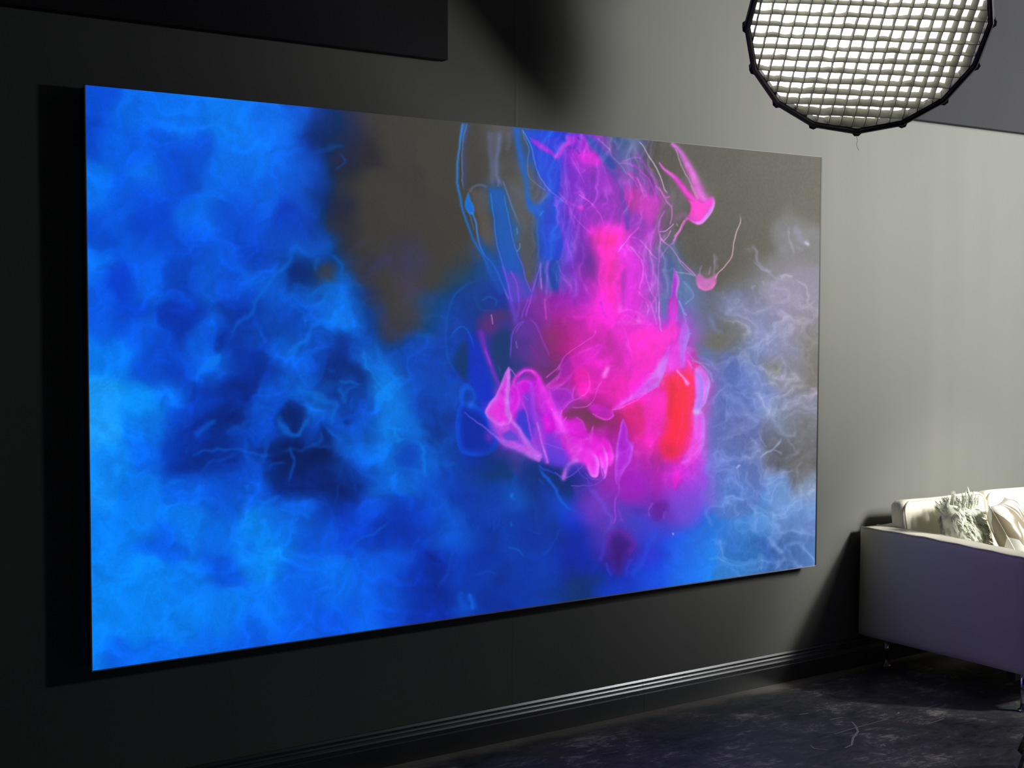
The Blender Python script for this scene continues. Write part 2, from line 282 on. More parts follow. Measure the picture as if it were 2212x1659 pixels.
CTRL = _pts('''200,200,0,80,215 300,250,0,105,232 400,260,0,112,238 500,270,0,120,242 600,260,0,110,235 650,240,5,85,200 195,290,0,72,205
250,300,0,95,228 300,320,0,92,226 350,330,0,88,222 420,340,0,85,218 500,350,0,112,238 560,340,0,115,240 620,330,0,105,235 655,330,0,88,210
675,310,0,45,130 200,400,0,112,240 320,380,0,108,235 380,370,0,74,212 405,405,0,80,212 450,420,0,105,235 520,400,0,100,230 600,400,0,98,228
655,400,0,92,218 695,395,0,70,175 320,430,0,75,210 270,420,0,88,222 320,480,0,68,205 330,510,0,72,205 250,470,0,88,222 420,470,0,105,235
500,450,0,82,215 540,480,0,75,205 570,440,0,95,225 630,460,0,58,182 645,490,0,65,190 665,440,3,80,195 690,430,15,45,110 220,520,0,75,210
200,560,0,120,245 300,540,0,90,225 400,550,0,75,205 410,520,0,80,212 480,560,0,85,215 550,560,0,65,190 620,520,3,75,190 660,540,8,95,212
700,520,8,85,200 680,500,20,50,120 690,560,8,60,150 250,600,0,65,205 200,590,0,108,240 320,600,0,92,225 400,600,0,70,200 450,600,5,90,215
500,600,0,75,205 540,600,5,95,220 600,610,5,90,215 640,590,10,48,125 280,690,0,70,208 200,650,0,85,220 220,710,0,90,228 300,720,0,95,232
400,700,0,52,168 360,760,0,70,200 450,720,0,95,222 475,735,0,50,165 520,670,0,60,175 550,720,5,70,185 600,700,5,75,190 650,700,5,68,182
200,760,10,125,245 250,780,5,120,243 330,790,0,80,215 380,810,0,65,195 430,780,0,88,222 465,780,8,112,232 540,780,5,50,155 560,800,5,45,145
520,830,8,40,130 600,800,5,70,185 640,770,5,85,205 230,850,22,147,245 300,860,10,137,245 370,850,0,110,238 440,860,0,60,185 500,840,5,50,160
590,850,5,80,200 640,830,5,95,215 628,903,5,40,120 220,930,26,150,248 320,930,5,120,242 400,920,0,70,200 420,938,0,50,165 500,910,4,38,120
550,930,5,65,180 580,900,5,70,190 250,1000,12,132,245 320,980,0,100,232 380,970,0,65,195 410,1000,3,45,140 480,960,5,42,132 480,1000,5,50,160
530,940,8,60,170 560,1010,5,70,190 590,990,8,32,95 610,1020,8,36,108 640,1000,8,28,85 210,1060,15,135,245 300,1060,3,118,240 400,1060,0,95,228
480,1050,0,85,220 560,1060,3,90,222 620,1060,3,45,140 660,1040,5,40,130 210,1150,5,126,245 300,1130,0,125,243 345,1168,0,95,230 400,1120,0,120,240
480,1090,0,92,222 480,1150,0,110,238 550,1130,5,130,240 600,1120,0,110,235 650,1130,0,85,215 220,1250,3,130,245 320,1250,3,130,245 420,1260,0,122,242
480,1230,0,86,220 540,1200,0,128,242 600,1200,3,135,242 650,1240,0,100,232 210,1350,3,130,245 300,1340,0,128,244 400,1340,0,125,242 500,1330,0,122,242
580,1320,0,115,240 620,1350,0,92,228 250,1420,0,100,235 330,1410,0,105,235 430,1390,0,105,235 530,1370,0,92,228 210,1420,2,125,244
700,255,10,60,140 720,280,18,50,105 760,260,48,52,85 700,300,25,45,85 740,320,45,48,72 800,260,K 800,320,52,50,55 850,300,K 900,280,K 950,320,K 760,400,K 820,400,K
740,380,38,42,60 730,440,40,44,66 740,480,50,50,60 800,460,K 860,420,K 900,470,K 960,450,K 740,530,48,48,56 790,520,K 850,530,K 870,550,62,60,80 900,560,66,64,82 840,570,62,60,82
940,520,K 1000,520,K 780,580,55,54,66 830,600,K 880,610,70,66,84 930,600,K 990,580,K 735,590,12,80,175 690,590,50,55,70 660,640,10,85,195 720,620,5,105,225
750,650,5,108,228 700,660,5,100,220 660,680,5,75,190 720,680,10,118,230 760,685,5,103,220 785,650,32,48,105 830,640,K 800,690,15,60,142 850,700,58,58,72 860,725,52,56,78 870,680,66,64,62 900,680,64,64,76
930,660,35,75,125 940,690,15,78,162 980,700,10,65,165 700,740,5,80,195 740,750,5,45,130 780,740,8,85,200 840,765,8,75,185 900,760,8,75,185 960,760,8,70,178
640,750,5,95,215 690,790,5,70,185 730,800,5,40,115 800,780,5,95,205 830,800,8,115,220 862,790,8,70,178 920,800,8,68,175 620,790,8,92,210 760,815,5,45,125
830,840,10,128,232 852,865,5,125,235 890,840,5,80,195 950,850,8,75,185 680,850,8,90,210 740,840,8,98,212 725,865,5,52,148 760,860,5,60,165 800,880,5,85,205
850,900,5,125,238 880,930,5,110,228 930,880,10,60,160 960,920,12,50,135 700,880,8,108,215 740,900,5,60,160 780,930,5,75,190 830,940,8,125,235
700,940,5,60,165 750,960,8,90,200 800,950,8,102,215 830,1000,8,110,222 882,992,5,70,185 920,1000,8,95,210 960,960,8,65,165 980,980,10,60,150 700,1000,8,30,90
660,1030,6,35,110 720,1060,5,30,95 760,1050,5,36,112 740,1020,6,60,160 800,1020,6,75,195 830,1060,8,100,215 880,1050,5,105,222 930,1060,6,75,195 980,1040,5,65,180
640,1100,3,100,228 700,1100,5,60,175 740,1100,3,55,180 800,1100,3,75,205 850,1100,3,55,180 900,1100,3,60,185 960,1120,6,82,205 1000,1060,5,55,165
620,1150,3,115,238 700,1160,3,85,218 760,1160,3,65,200 820,1150,3,55,185 880,1150,3,50,170 930,1140,3,60,185 985,1160,8,88,212 1040,1150,5,55,170
640,1220,0,105,235 720,1220,0,108,236 800,1210,0,92,228 860,1200,0,85,222 900,1220,3,48,168 950,1220,3,42,150 1000,1210,3,55,175 1050,1220,4,50,160 1090,1250,5,50,150
650,1300,0,95,232 740,1300,0,105,238 800,1300,0,100,235 850,1290,0,82,218 900,1280,3,50,170 950,1280,3,42,150 1000,1280,3,48,160 1050,1280,4,45,150 650,1350,0,95,235 720,1350,0,85,225
780,1340,0,100,235 840,1325,0,75,215 900,1330,3,50,175 960,1320,3,45,165 1010,1300,6,75,195 1060,1310,4,50,160
1000,300,K 1030,300,K 980,400,K 1030,380,K 1040,450,K 970,480,K 1050,330,K 1070,300,98,96,100 1090,330,K 1080,370,96,96,104 1100,380,K 1110,430,95,93,90 1130,470,95,94,94 1130,520,90,92,98 1140,570,82,88,100
1120,310,K 1140,380,100,98,94 1160,420,88,98,110 1140,290,90,100,140 1165,300,20,92,218 1200,295,30,85,220 1165,340,25,92,212 1195,360,22,84,225 1195,320,180,60,225 1240,290,110,75,215 1260,330,185,60,220 1290,340,215,45,220
1190,400,60,85,225 1230,400,130,70,210 1270,390,150,68,205 1300,380,180,60,200 1330,400,190,55,195 1190,440,60,90,225 1240,450,140,65,205 1280,450,155,60,190 1320,450,172,52,178
1180,500,22,95,215 1220,500,110,80,220 1260,500,130,55,190 1300,480,190,40,190 1330,490,245,30,215 1190,540,25,85,215 1230,550,125,75,205 1270,550,125,55,170 1310,530,250,20,200 1340,540,248,55,225
1080,440,30,100,182 1085,500,25,95,187 1100,560,25,90,195 1060,520,88,88,92 1050,480,K 1050,550,60,76,110 1120,600,90,70,190 1120,630,110,60,190 1150,640,120,60,170 1150,600,72,80,120 1170,580,70,85,190 1200,600,50,85,172 1230,600,130,70,200 1260,600,140,50,170 1300,600,245,20,195 1330,600,250,40,215
1050,600,15,75,150 1000,640,15,70,145 1020,600,28,72,128 980,620,50,70,90 1000,660,15,65,145 1050,660,20,70,140 1090,640,40,60,165 1050,690,95,50,120 1080,690,92,58,104 1110,680,85,55,150 970,720,10,78,178
985,740,10,60,175 1000,770,25,62,112 1030,740,10,60,175 1060,740,110,50,150 1078,735,36,62,106 1100,740,58,62,130 1130,700,105,60,165 1130,760,75,58,138 1160,680,115,50,140 1180,660,140,55,170 1200,680,158,54,158
1170,740,128,50,120 1200,720,142,55,108 1230,700,175,48,125 1230,650,150,45,185 1260,700,232,28,195 1300,690,250,35,215 1340,680,248,60,225 1290,730,192,35,160 1330,740,200,40,165 1240,760,212,36,165
1280,770,235,35,200 1320,790,215,45,205 1200,780,130,54,112 1010,810,15,55,175 1040,820,15,60,205 1060,800,85,58,195 1078,805,40,60,128 1100,800,45,60,122 1190,810,95,55,112 1000,850,20,78,188 1020,870,20,60,170
1050,870,15,50,195 1080,870,205,52,220 1090,900,228,42,220 1110,860,195,85,228 1120,885,165,42,218 1140,850,205,42,220 1150,885,110,60,205 1130,920,62,60,200 1170,870,195,40,200 1190,900,212,40,215 1210,870,140,50,160
1240,850,175,40,170 1260,820,242,32,182 1300,830,215,35,165 1340,820,248,24,162 1000,930,10,65,205 1030,940,10,45,152 1060,950,42,50,190 970,900,10,58,150 970,960,8,72,168 1100,930,195,70,222 1150,950,122,70,225
1180,940,198,42,215 1210,940,222,42,225 1240,930,212,50,215 1260,890,112,58,96 1300,900,120,58,92 1330,930,142,50,112 1260,960,232,42,225 1290,950,222,42,215 1310,970,238,46,225 1030,990,10,42,160 1080,960,130,60,218
1140,980,185,88,232 1200,980,92,62,215 1240,680,172,42,200 1320,660,250,60,225 1360,680,225,78,215 1400,690,212,90,220 1440,690,90,118,180 1455,690,170,80,225 1380,720,250,40,215 1420,720,240,50,215 1460,720,245,22,200
1480,720,180,100,230 1500,700,108,120,180 1350,740,240,45,215 1400,750,252,25,195 1440,740,240,40,190 1370,790,245,30,205 1420,790,235,78,225 1440,770,212,105,235 1460,780,225,60,225 1340,800,225,40,195 1300,800,225,45,200
1370,840,248,35,205 1400,830,228,85,230 1330,850,238,30,185 1300,860,195,35,170 1380,870,240,45,190 1420,860,238,40,195 1450,820,235,58,112 1460,850,228,42,72 1480,830,250,30,92 1490,880,250,20,72 1500,830,250,30,122
1515,850,178,118,240 1525,830,198,108,225 1510,900,190,118,240 1450,900,228,38,80 1470,930,255,15,80 1440,920,248,35,180 1400,920,235,40,170 1370,900,212,44,105 1360,930,198,40,142 1345,960,178,40,200 1395,950,245,40,200
1380,960,188,40,150 1430,940,242,40,200 1450,960,252,18,95 1490,950,252,42,170 1510,940,192,108,235 1450,980,225,30,95 1480,980,248,42,152 1510,970,212,80,225 1330,1000,160,40,160 1350,1000,186,44,208 1400,990,160,36,160
1440,1010,182,40,190 1460,1010,232,40,190 1490,1010,210,50,225 1510,1010,178,78,225 1080,1000,15,55,112 1050,1020,10,55,122 1150,1015,10,50,132 1200,1045,15,45,112 1230,1052,20,46,108 1260,1045,45,50,165
1010,1010,10,68,168 1060,1080,6,60,165 1110,1075,8,80,185 1040,1120,5,64,178 1100,1130,6,60,170 1160,1080,10,50,132 1190,1080,15,66,186 1220,1090,20,74,212 1260,1080,98,50,180 1280,1070,128,54,190 1310,1050,140,45,180 1350,1040,165,40,190
1380,1050,155,35,190 1400,1030,165,40,180 1440,1050,185,35,190 1465,1040,228,32,215 1490,1060,152,78,220 1250,1110,42,55,212 1290,1110,118,60,190 1310,1100,128,50,180 1340,1090,130,45,170 1370,1080,140,40,175 1410,1090,130,40,170
1430,1110,110,32,150 1460,1100,125,68,205 1490,1110,62,98,225 1200,1140,10,54,150 1240,1140,15,50,190 1280,1140,50,50,185 1310,1140,65,45,150 1350,1120,28,68,185 1390,1130,22,74,208 1420,1140,36,70,214 1460,1140,30,90,225
1000,1240,6,58,172 1050,1160,5,50,150 1100,1180,6,60,170 1150,1160,6,50,155 1180,1190,8,60,175 1220,1170,8,40,142 1260,1170,20,42,165 1290,1180,50,50,185 1330,1165,80,36,150 1330,1200,52,27,112 1352,1180,75,40,165 1380,1180,30,60,205
1420,1170,30,65,218 1470,1180,20,100,232 1050,1255,5,58,168 1120,1240,5,55,165 1180,1225,5,60,178 1220,1210,5,42,160 1260,1215,10,42,168 1220,1245,8,42,148 1270,1250,15,46,112 1240,1268,20,54,106 1300,1250,10,50,170 1340,1232,40,42,170
1370,1240,25,60,205 1400,1210,60,42,190 1430,1230,15,85,230 1470,1230,15,113,235 1100,1290,5,50,160 1150,1275,5,55,165 1200,1275,10,58,158 1330,1275,10,60,195 1400,1265,15,75,215
1330,320,90,112,150 1360,330,105,120,165 1320,350,100,110,175 1350,370,118,108,175 1380,360,125,108,175 1360,400,150,80,180 1370,440,205,68,190 1350,470,120,85,180 1390,410,150,85,195 1410,440,205,62,210 1400,500,195,65,208 1370,500,150,70,200 1380,550,195,75,215 1420,500,130,105,150 1430,460,105,106,102 1440,420,108,108,100 1420,380,K 1420,340,K 1450,360,K 1500,340,K 1480,400,110,108,100 1460,480,K
1450,530,106,112,122 1420,560,145,105,185 1400,600,185,80,215 1360,600,225,55,222 1370,640,232,62,222 1410,640,175,95,210 1550,350,K 1600,400,K 1700,380,K 1650,350,K 1580,460,K 1560,520,K 1650,460,K 1640,540,K 1750,450,K 1740,540,132,130,128 1710,500,130,130,128 1720,520,142,140,145 1480,540,K 1500,580,K 1550,600,K 1600,580,K
1440,580,95,110,150 1480,610,110,128,178 1440,640,95,118,160 1500,640,110,122,168 1540,660,105,110,120 1580,660,140,148,188 1620,650,150,154,192 1660,640,158,154,178 1690,640,162,154,182 1720,620,150,145,162 1660,590,138,136,140 1630,610,118,118,118 1600,620,108,108,106
1540,740,114,114,104 1520,700,112,113,128 1620,690,136,140,170 1650,710,146,155,193 1680,700,155,150,184 1650,750,140,154,200 1600,770,115,124,158 1560,790,105,114,160 1700,750,150,150,184 1720,700,150,145,155 1740,740,130,128,120 1575,720,112,112,108
1680,800,126,126,124 1620,800,125,144,200 1580,830,106,130,198 1640,840,125,144,203 1700,820,148,145,170 1740,820,126,123,114 1550,850,100,118,188 1540,890,85,100,168 1580,880,100,118,188 1640,880,116,134,190 1700,880,135,144,174 1740,880,140,140,160
1560,930,95,110,170 1600,930,100,105,142 1650,920,125,130,160 1690,920,130,144,174 1730,930,115,115,116 1540,960,105,124,210 1590,970,105,120,190 1640,970,106,112,136 1680,980,96,96,102 1720,970,110,110,116 1740,1010,100,98,96 1540,1010,96,120,220
1590,1010,110,144,220 1640,1020,106,124,180 1680,1040,112,144,208 1720,1040,102,104,110 1745,1060,130,148,186 1530,1060,80,124,225 1580,1070,66,130,220 1630,1070,86,140,220 1680,1080,115,154,218 1740,1100,106,144,204 1500,1110,36,105,232
1550,1120,60,130,225 1600,1120,76,140,220 1640,1120,95,144,210 1700,1130,100,140,200 1740,1150,100,130,194 1510,1160,26,115,235 1570,1170,66,125,215 1620,1180,60,125,205 1660,1190,52,92,166 1710,1170,72,106,166 1740,1200,90,130,194
1520,1210,20,120,232 1580,1220,56,125,205 1640,1220,70,125,195 1690,1210,66,102,166''')

def fr(x0, y0, s):
    return lambda *v: [(x0+v[i]/s, y0+v[i+1]/s) for i in range(0, len(v), 2)]

def shapes(c):
    A = fr(950, 250, 4.148); B = fr(1250, 280, 4.148); C_ = fr(950, 600, 4.148); D = fr(1200, 650, 4.148)
    E = fr(1000, 900, 3.77); F = fr(1400, 320, 3.318); G = fr(1400, 800, 3.318); L = fr(180, 550, 4.148)
    S = fr(600, 550, 4.148); T = fr(600, 900, 3.318); U = fr(180, 900, 2.962)
    st, po = c.stroke, c.poly
    def bl(p, rx, ry, col, a=.8, rot=0.): c.blob(p[0][0], p[0][1], rx, ry, col, a, rot)
    # ---- blue smoke, left half
    c.warp(8, 3)
    po(L(1250,900,1500,850,1700,950,1740,1080,1500,1200,1300,1200,1100,1250,1000,1200,1080,1090), (4,50,158), .45, 18)
    for p, rx, ry, col, a, r in (
        (L(1330,1480), 34, 13, (3,32,115), .7, .1), (L(1000,1540), 32, 9, (3,38,130), .7, -.7), (L(920,650), 12, 28, (0,48,160), .6, .5),
        (L(1220,780), 11, 22, (0,42,145), .7, .5), (L(1430,530), 14, 18, (0,48,155), .6, .5), (L(1400,1180), 20, 9, (10,38,120), .6, 0),
        (L(280,240), 22, 22, (0,62,205), .6, 0), (L(800,1080), 28, 18, (0,62,192), .6, 0), (L(610,980), 12, 22, (0,75,208), .5, 0), (L(1850,1440), 17, 15, (6,36,105), .8, .6),
        (L(1900,170), 22, 26, (10,42,112), .75, 0), (S(230,170), 26, 24, (12,46,118), .8, 0), (S(440,170), 19, 20, (58,60,70), .85, 0), (S(110,1470), 17, 14, (6,38,110), .8, -.5),
        (S(640,1280), 9, 20, (5,48,148), .6, .2), (S(500,1270), 13, 20, (5,45,135), .6, 0), (S(500,1080), 22, 14, (5,42,125), .6, 0), (S(730,1050), 12, 28, (6,42,120), .6, -.3), (S(630,1510), 8, 9, (5,42,125), .7, 0),
        (S(560,820), 14, 40, (6,50,145), .5, 0), (T(340,130), 13, 22, (8,30,88), .7, 0), (T(150,370), 20, 30, (8,32,95), .6, .2), (T(310,280), 24, 12, (8,28,82), .7, -.2), (T(40,300), 22, 8, (8,30,90), .6, -.2),
        (T(450,540), 30, 16, (6,38,115), .6, .2), (T(940,300), 20, 24, (4,68,185), .6, 0), (U(1230,270), 22, 9, (6,30,95), .6, .2), (U(1370,300), 14, 24, (7,32,98), .6, 0), (U(900,980), 12, 26, (0,82,214), .6, .1),
        (U(490,810), 10, 20, (0,88,224), .6, .6), (U(620,300), 26, 34, (2,46,150), .5, .3), (U(640,160), 16, 30, (2,46,150), .5, .6), (U(210,1540), 10, 8, (0,92,230), .6, 0), (U(1060,830), 12, 16, (0,98,228), .5, 0),
        (L(800,800), 10, 12, (0,68,205), .5, 0), (T(110,1080), 10, 10, (0,88,226), .6, 0), (T(560,1340), 50, 16, (0,84,222), .4, -.2), (T(480,1450), 40, 18, (0,74,216), .4, 0), (T(760,1020), 14, 10, (0,76,210), .5, .3)):
        bl(p, rx, ry, col, a, r)
    b1, b2, b3 = (12,112,230), (8,100,220), (10,90,205)
    for pts, w, col, a in (
        (L(1880,0,1780,100,1700,220,1620,350,1540,450,1420,600,1330,730,1290,800), 6, b1, .7), (L(2074,700,1960,780,1880,850,1800,950), 8, b1, .6),
        (L(1300,70,1380,130,1470,200,1500,270), 8, (6,100,222), .6), (L(1210,60,1180,150,1090,270,1060,350), 10, (4,95,220), .5), (L(1640,840,1700,900), 4, (10,85,200), .6),
        (L(1480,1390,1600,1380,1700,1400,1760,1390), 5, b3, .7), (L(1220,1600,1400,1570,1500,1500,1600,1480,1750,1440), 6, (8,85,200), .55), (L(1770,1430,1790,1530,1860,1600,1950,1570,1990,1470,2000,1380), 7, (10,105,215), .7),
        (L(980,1620,1080,1560,1190,1490), 8, (8,95,212), .6), (L(1940,560,1990,640,2010,660), 4, b1, .6), (L(1600,1659,1650,1560,1680,1450), 4, b3, .5), (L(1700,730,1720,790), 12, (8,88,205), .5),
        (S(0,170,80,80,150,0), 8, b1, .7), (S(380,0,350,80,330,150), 7, (10,108,212), .6), (S(460,20,530,40,560,120,548,230), 7, (10,95,200), .8), (S(130,260,240,310,330,290), 5, b3, .5),
        (S(240,380,350,340,480,280,550,260), 10, b1, .55), (S(200,470,330,450,450,400,520,350), 6, (16,122,232), .7), (S(530,350,600,420,660,500,680,570), 8, (12,122,228), .65), (S(520,470,550,540,620,600,610,690), 7, (12,125,228), .6),
        (S(430,520,330,650,240,760,140,860,50,940), 8, (12,114,230), .75), (S(110,440,200,520,260,600), 6, b2, .5), (S(240,600,250,640), 4, (20,125,230), .7), (S(290,860,240,900,200,1000,190,1100), 8, b2, .4),
        (S(760,730,790,830,830,950,900,1050,980,1150,1030,1250,1050,1400,1040,1550,1030,1659), 24, (8,125,235), .4), (S(860,720,900,850,960,1000,1050,1130,1110,1260), 6, (8,115,225), .6),
        (S(760,800,800,1000,850,1100,950,1200,1000,1300), 4, (22,142,236), .6), (S(840,1160,900,1250,960,1290), 5, (14,132,232), .5), (S(960,1480,970,1659), 4, (30,150,240), .5), (S(1030,1500,1035,1640), 4, (24,145,240), .5),
        (S(890,860,930,980,990,1080), 4, (10,118,228), .5), (S(150,1150,220,1220,320,1260,420,1290,480,1340,510,1420,500,1500,440,1530), 7, (14,116,224), .7), (S(20,1190,100,1120,180,1120), 14, (8,104,220), .4),
        (S(200,1430,240,1480,200,1580,120,1600,50,1540,10,1450), 8, (10,105,215), .65), (S(440,1530,500,1600,550,1659), 5, b2, .6), (S(540,1200,580,1280,570,1360), 9, (14,120,226), .55), (S(540,1130,680,1150,740,1190), 5, (16,120,226), .6),
        (S(600,1280,660,1210,700,1170), 5, (14,115,222), .5), (S(640,1390,660,1340,690,1290), 4, b2, .5), (S(540,1010,500,1030,450,1020), 4, b3, .4), (S(1010,570,960,480,900,560,920,640), 5, (30,75,140), .3),
        (T(860,230,920,210,1000,220,1030,290,1030,390,980,400,900,370,850,320,860,230), 6, (10,108,222), .6), (T(1010,200,1040,300,1040,440), 5, (22,128,233), .65), (T(1040,430,1080,400), 4, b1, .6), (T(740,380,800,480,880,530,960,560), 9, (8,106,225), .6),
        (T(820,30,830,110,860,190,900,160), 4, (32,142,240), .6), (T(700,420,740,500,790,570), 8, (6,100,222), .6), (T(720,20,760,180,780,330), 16, (8,108,224), .4), (T(960,490,1080,520,1170,600,1210,700,1250,800,1280,880), 10, (8,90,215), .55),
        (T(1280,900,1230,1000,1200,1100,1140,1260), 6, (6,75,200), .6), (T(1340,850,1460,760), 5, (8,85,205), .4), (T(1170,310,1240,330,1310,350), 6, (10,100,215), .6), (T(1050,130,1150,220,1240,330), 6, (8,90,205), .4),
        (T(830,730,740,790,660,850,580,900,520,950,450,940,400,950), 5, (6,96,222), .65), (T(520,950,560,960,620,960), 6, (4,100,228), .4), (T(1020,830,980,930,940,1040,890,1170), 4, (8,80,210), .5), (T(1060,720,1090,780), 9, (6,72,198), .5), (T(1100,890,1040,960), 8, (6,75,205), .5),
        (T(1000,960,940,1060,900,1200), 4, (6,72,205), .5), (T(1310,1240,1330,1330,1345,1410), 8, (14,98,226), .65), (T(1370,1250,1390,1320,1405,1405), 8, (14,98,226), .65), (T(1010,1300,960,1360,930,1420), 4, (5,60,180), .5),
        (T(330,90,310,180,250,240), 5, (8,82,188), .7), (T(100,200,110,290,90,400,50,510), 4, (12,85,195), .6), (T(0,270,100,245,200,230,380,240,430,225), 5, (8,88,198), .5), (T(370,80,430,160,470,200), 5, (10,88,198), .65), (T(440,460,430,600), 4, (6,65,170), .6),
        (T(520,440,560,540), 5, (6,70,185), .5), (T(90,680,180,705,240,710), 5, (8,105,228), .6), (T(390,830,420,860,410,900), 9, (4,98,225), .5), (T(200,1090,90,1060), 3, (0,88,226), .5), (T(100,1080,240,1140,340,1160), 5, (0,96,230), .5),
        (U(280,480,400,460,500,435,620,415,700,400), 4, (12,120,240), .6), (U(360,490,520,500,700,470,850,420), 6, (10,118,240), .5), (U(640,250,780,220,900,205,1050,230,1150,230,1260,240), 4, (12,98,218), .7), (U(1190,100,1175,160,1160,220,1120,290), 5, b3, .7),
        (U(1050,150,1045,240,1100,300,1150,340), 6, (8,85,205), .6), (U(740,380,800,310,900,260,1050,240), 5, (8,88,208), .5), (U(1330,180,1330,290,1290,440), 4, (12,85,200), .6), (U(1150,300,1300,290), 4, (10,80,195), .6), (U(1280,510,1180,570,1140,620,1110,680), 7, (10,122,239), .6),
        (U(1110,320,1150,420,1210,500), 6, (4,72,195), .5), (U(1330,620,1450,640), 5, (8,105,226), .6), (U(1110,690,1000,760,940,830), 12, (4,125,241), .4), (U(1050,440,1070,470), 6, (12,120,235), .6), (U(860,540,960,545), 7, (0,84,216), .5), (U(700,570,900,560), 6, (0,92,225), .4),
        (U(890,100,1000,110,1130,60), 6, (8,78,195), .45), (U(700,130,780,80,850,30), 8, (6,90,205), .5), (U(650,180,660,230), 6, (6,80,200), .4), (U(430,330,480,300,560,270), 10, (3,100,232), .4), (U(340,1150,340,1270,370,1350), 9, (6,140,247), .35), (U(1240,1010,1300,980), 6, (6,118,240), .5)):
        st(pts, w*1.35, col, a*.62, fade=(.22, .22))
    po(L(1210,870,1235,940,1160,1010,1060,1080,1000,1140,1080,1000,1140,930), (10,116,236), .75, 5)
    # faint violet smoke over the dark upper field
    for pts, w, a in ((S(760,230,850,170,950,80,1060,0), 14, .3), (S(1180,0,1200,80,1230,150), 14, .25), (S(1080,450,1150,380,1250,330,1350,200), 10, .25), (S(1480,300,1400,380,1330,480), 16, .25), (S(900,520,960,600,1050,680), 8, .3), (S(560,30,700,-80,850,-190), 10, .18)):
        st(pts, w, (62,62,120), a, fade=(.3, .3))
    st(S(560,-880,590,-840,545,-780), 6, (30,70,150), .6); st(S(300,-920,420,-950,560,-960), 8, (5,75,160), .5)
    c.warp(1.6, .7); c.ws = .66
    po([(1505,745),(1520,800),(1545,835),(1540,880),(1528,930),(1530,985),(1532,1040),(1522,1085),(1570,1120),(1640,1080),(1640,900),(1600,780)], (102,120,188), .6, 12)
    # ---- orb and blue body under the ink
    po(C_(100,160,250,60,450,30,600,100,640,300,640,500,600,760,560,900,480,1000,350,950,200,880,100,720,70,560), (15,62,152), .4, 10)
    st(C_(400,0,250,60,140,150,90,280,65,420,55,560,80,720,130,820,190,900,240,950), 7, (10,92,192), .4, fade=(.2, .2))
    st(C_(380,200,440,170,510,200,500,250), 5, (15,100,172), .5); st(C_(320,180,360,280,480,300), 6, (18,84,150), .4)
    po(C_(180,600,240,560,270,700,260,850,230,920,170,850,140,720), (27,58,102), .75, 9)
    po(C_(250,480,330,560,400,700,430,850,470,1000,500,1080,400,1120,330,1020,270,900,250,700), (12,52,192), .75, 9)
    st(C_(90,560,130,490,190,440,240,460,280,540,320,650), 4, (40,100,215), .6, fade=(.2, .2))
    bl(C_(440,420), 24, 24, (116,50,116), .6); bl(C_(560,340), 26, 12, (96,58,98), .5)
    po(C_(480,520,560,480,640,500,640,700,600,800,550,920,500,860,460,700), (38,62,108), .8, 9)
    st(C_(370,500,400,620,440,750,490,880,530,960), 12, (140,50,200), .6, taper=(1, .6)); st(C_(400,600,440,740,470,820), 5, (175,60,228), .6, fade=(.3, .3))
    st(C_(465,340,480,415), 2.6, (205,140,205), .8); st(C_(525,800,545,880), 4, (60,70,170), .6)
    po(C_(160,1200,200,1120,300,1140,400,1200,480,1330,520,1460,480,1550,400,1590,260,1590,180,1540,150,1400), (12,62,205), .7, 6, edge=(16,80,215), ea=.6, ew=7, core=(10,42,150), ca=.75, cw=22)
    po(C_(185,1110,170,1050,200,970,250,945,300,990,325,1080,300,1120,270,1040,240,1000,215,1060,210,1160), (25,95,225), .55, 4)
    po(C_(230,1020,290,1010,310,1090,280,1130,230,1120), (14,60,160), .6, 5); bl(C_(285,1145), 8, 9, (40,110,230), .7)
    bl(C_(440,1420), 12, 14, (150,50,200), .5)
    # ---- streams from the top edge
    po(A(600,560,740,560,780,700,800,850,860,950,840,1030,760,1040,700,950,660,830), (97,95,92), .6, 10)
    po(A(740,1040,850,1030,870,1250,840,1450,790,1500,740,1350,700,1200), (88,90,90), .8, 9)
    po(A(270,660,420,680,450,900,480,1080,440,1150,380,1080,330,900), (98,90,82), .7, 10)
    for pts, w, col, a in ((A(445,120,455,300,470,480,470,640), 9, (105,112,155), .45), (A(545,130,530,300,505,450,520,560,580,640), 8, (110,125,175), .55), (A(620,140,625,250,600,330), 8, (108,115,150), .3),
        (A(480,130,500,300,490,500), 12, (100,108,145), .35), (A(270,690,300,640,360,620,440,640), 6, (110,115,168), .5), (A(530,560,520,640), 5, (100,120,185), .6), (A(860,900,880,1050,890,1200,880,1320), 7, (85,110,160), .5), (A(650,620,720,700,760,760), 14, (98,104,120), .4)):
        st(pts, w, col, a, fade=(.1, .15))
    po(A(450,660,570,660,600,830,640,1050,700,1230,760,1450,830,1600,740,1640,640,1659,590,1500,540,1250,490,950,460,750), (28,95,190), .72, 8)
    po(A(590,1400,700,1420,780,1540,830,1640,700,1659,640,1659), (120,65,195), .6, 12)
    st(A(455,700,490,950,530,1200,570,1350,610,1500,650,1659), 3.5, (50,130,225), .75, col2=(120,90,225)); st(A(580,720,620,920,650,1080,690,1220,740,1360,790,1500,830,1590), 3.2, (60,130,215), .75, col2=(140,80,210))
    st(A(560,560,620,720,660,850,700,950,740,1040), 4, (110,132,190), .6, fade=(.1, .4)); st(A(690,1215,715,1190,720,1150), 3, (90,140,205), .8); st(A(690,1010,700,1060), 4, (90,140,200), .6)
    st(A(560,1350,600,1450,640,1600,650,1659), 5, (120,80,222), .7); st(A(640,1400,690,1500,715,1600,715,1659), 4, (150,80,222), .7)
    st(A(205,80,185,250,165,400,160,560,180,700,210,850,260,1000,330,1150,400,1280,450,1400,480,1500), 6, (66,140,225), .85, col2=(20,95,190), taper=(1, 1.2), fade=(0, .12))
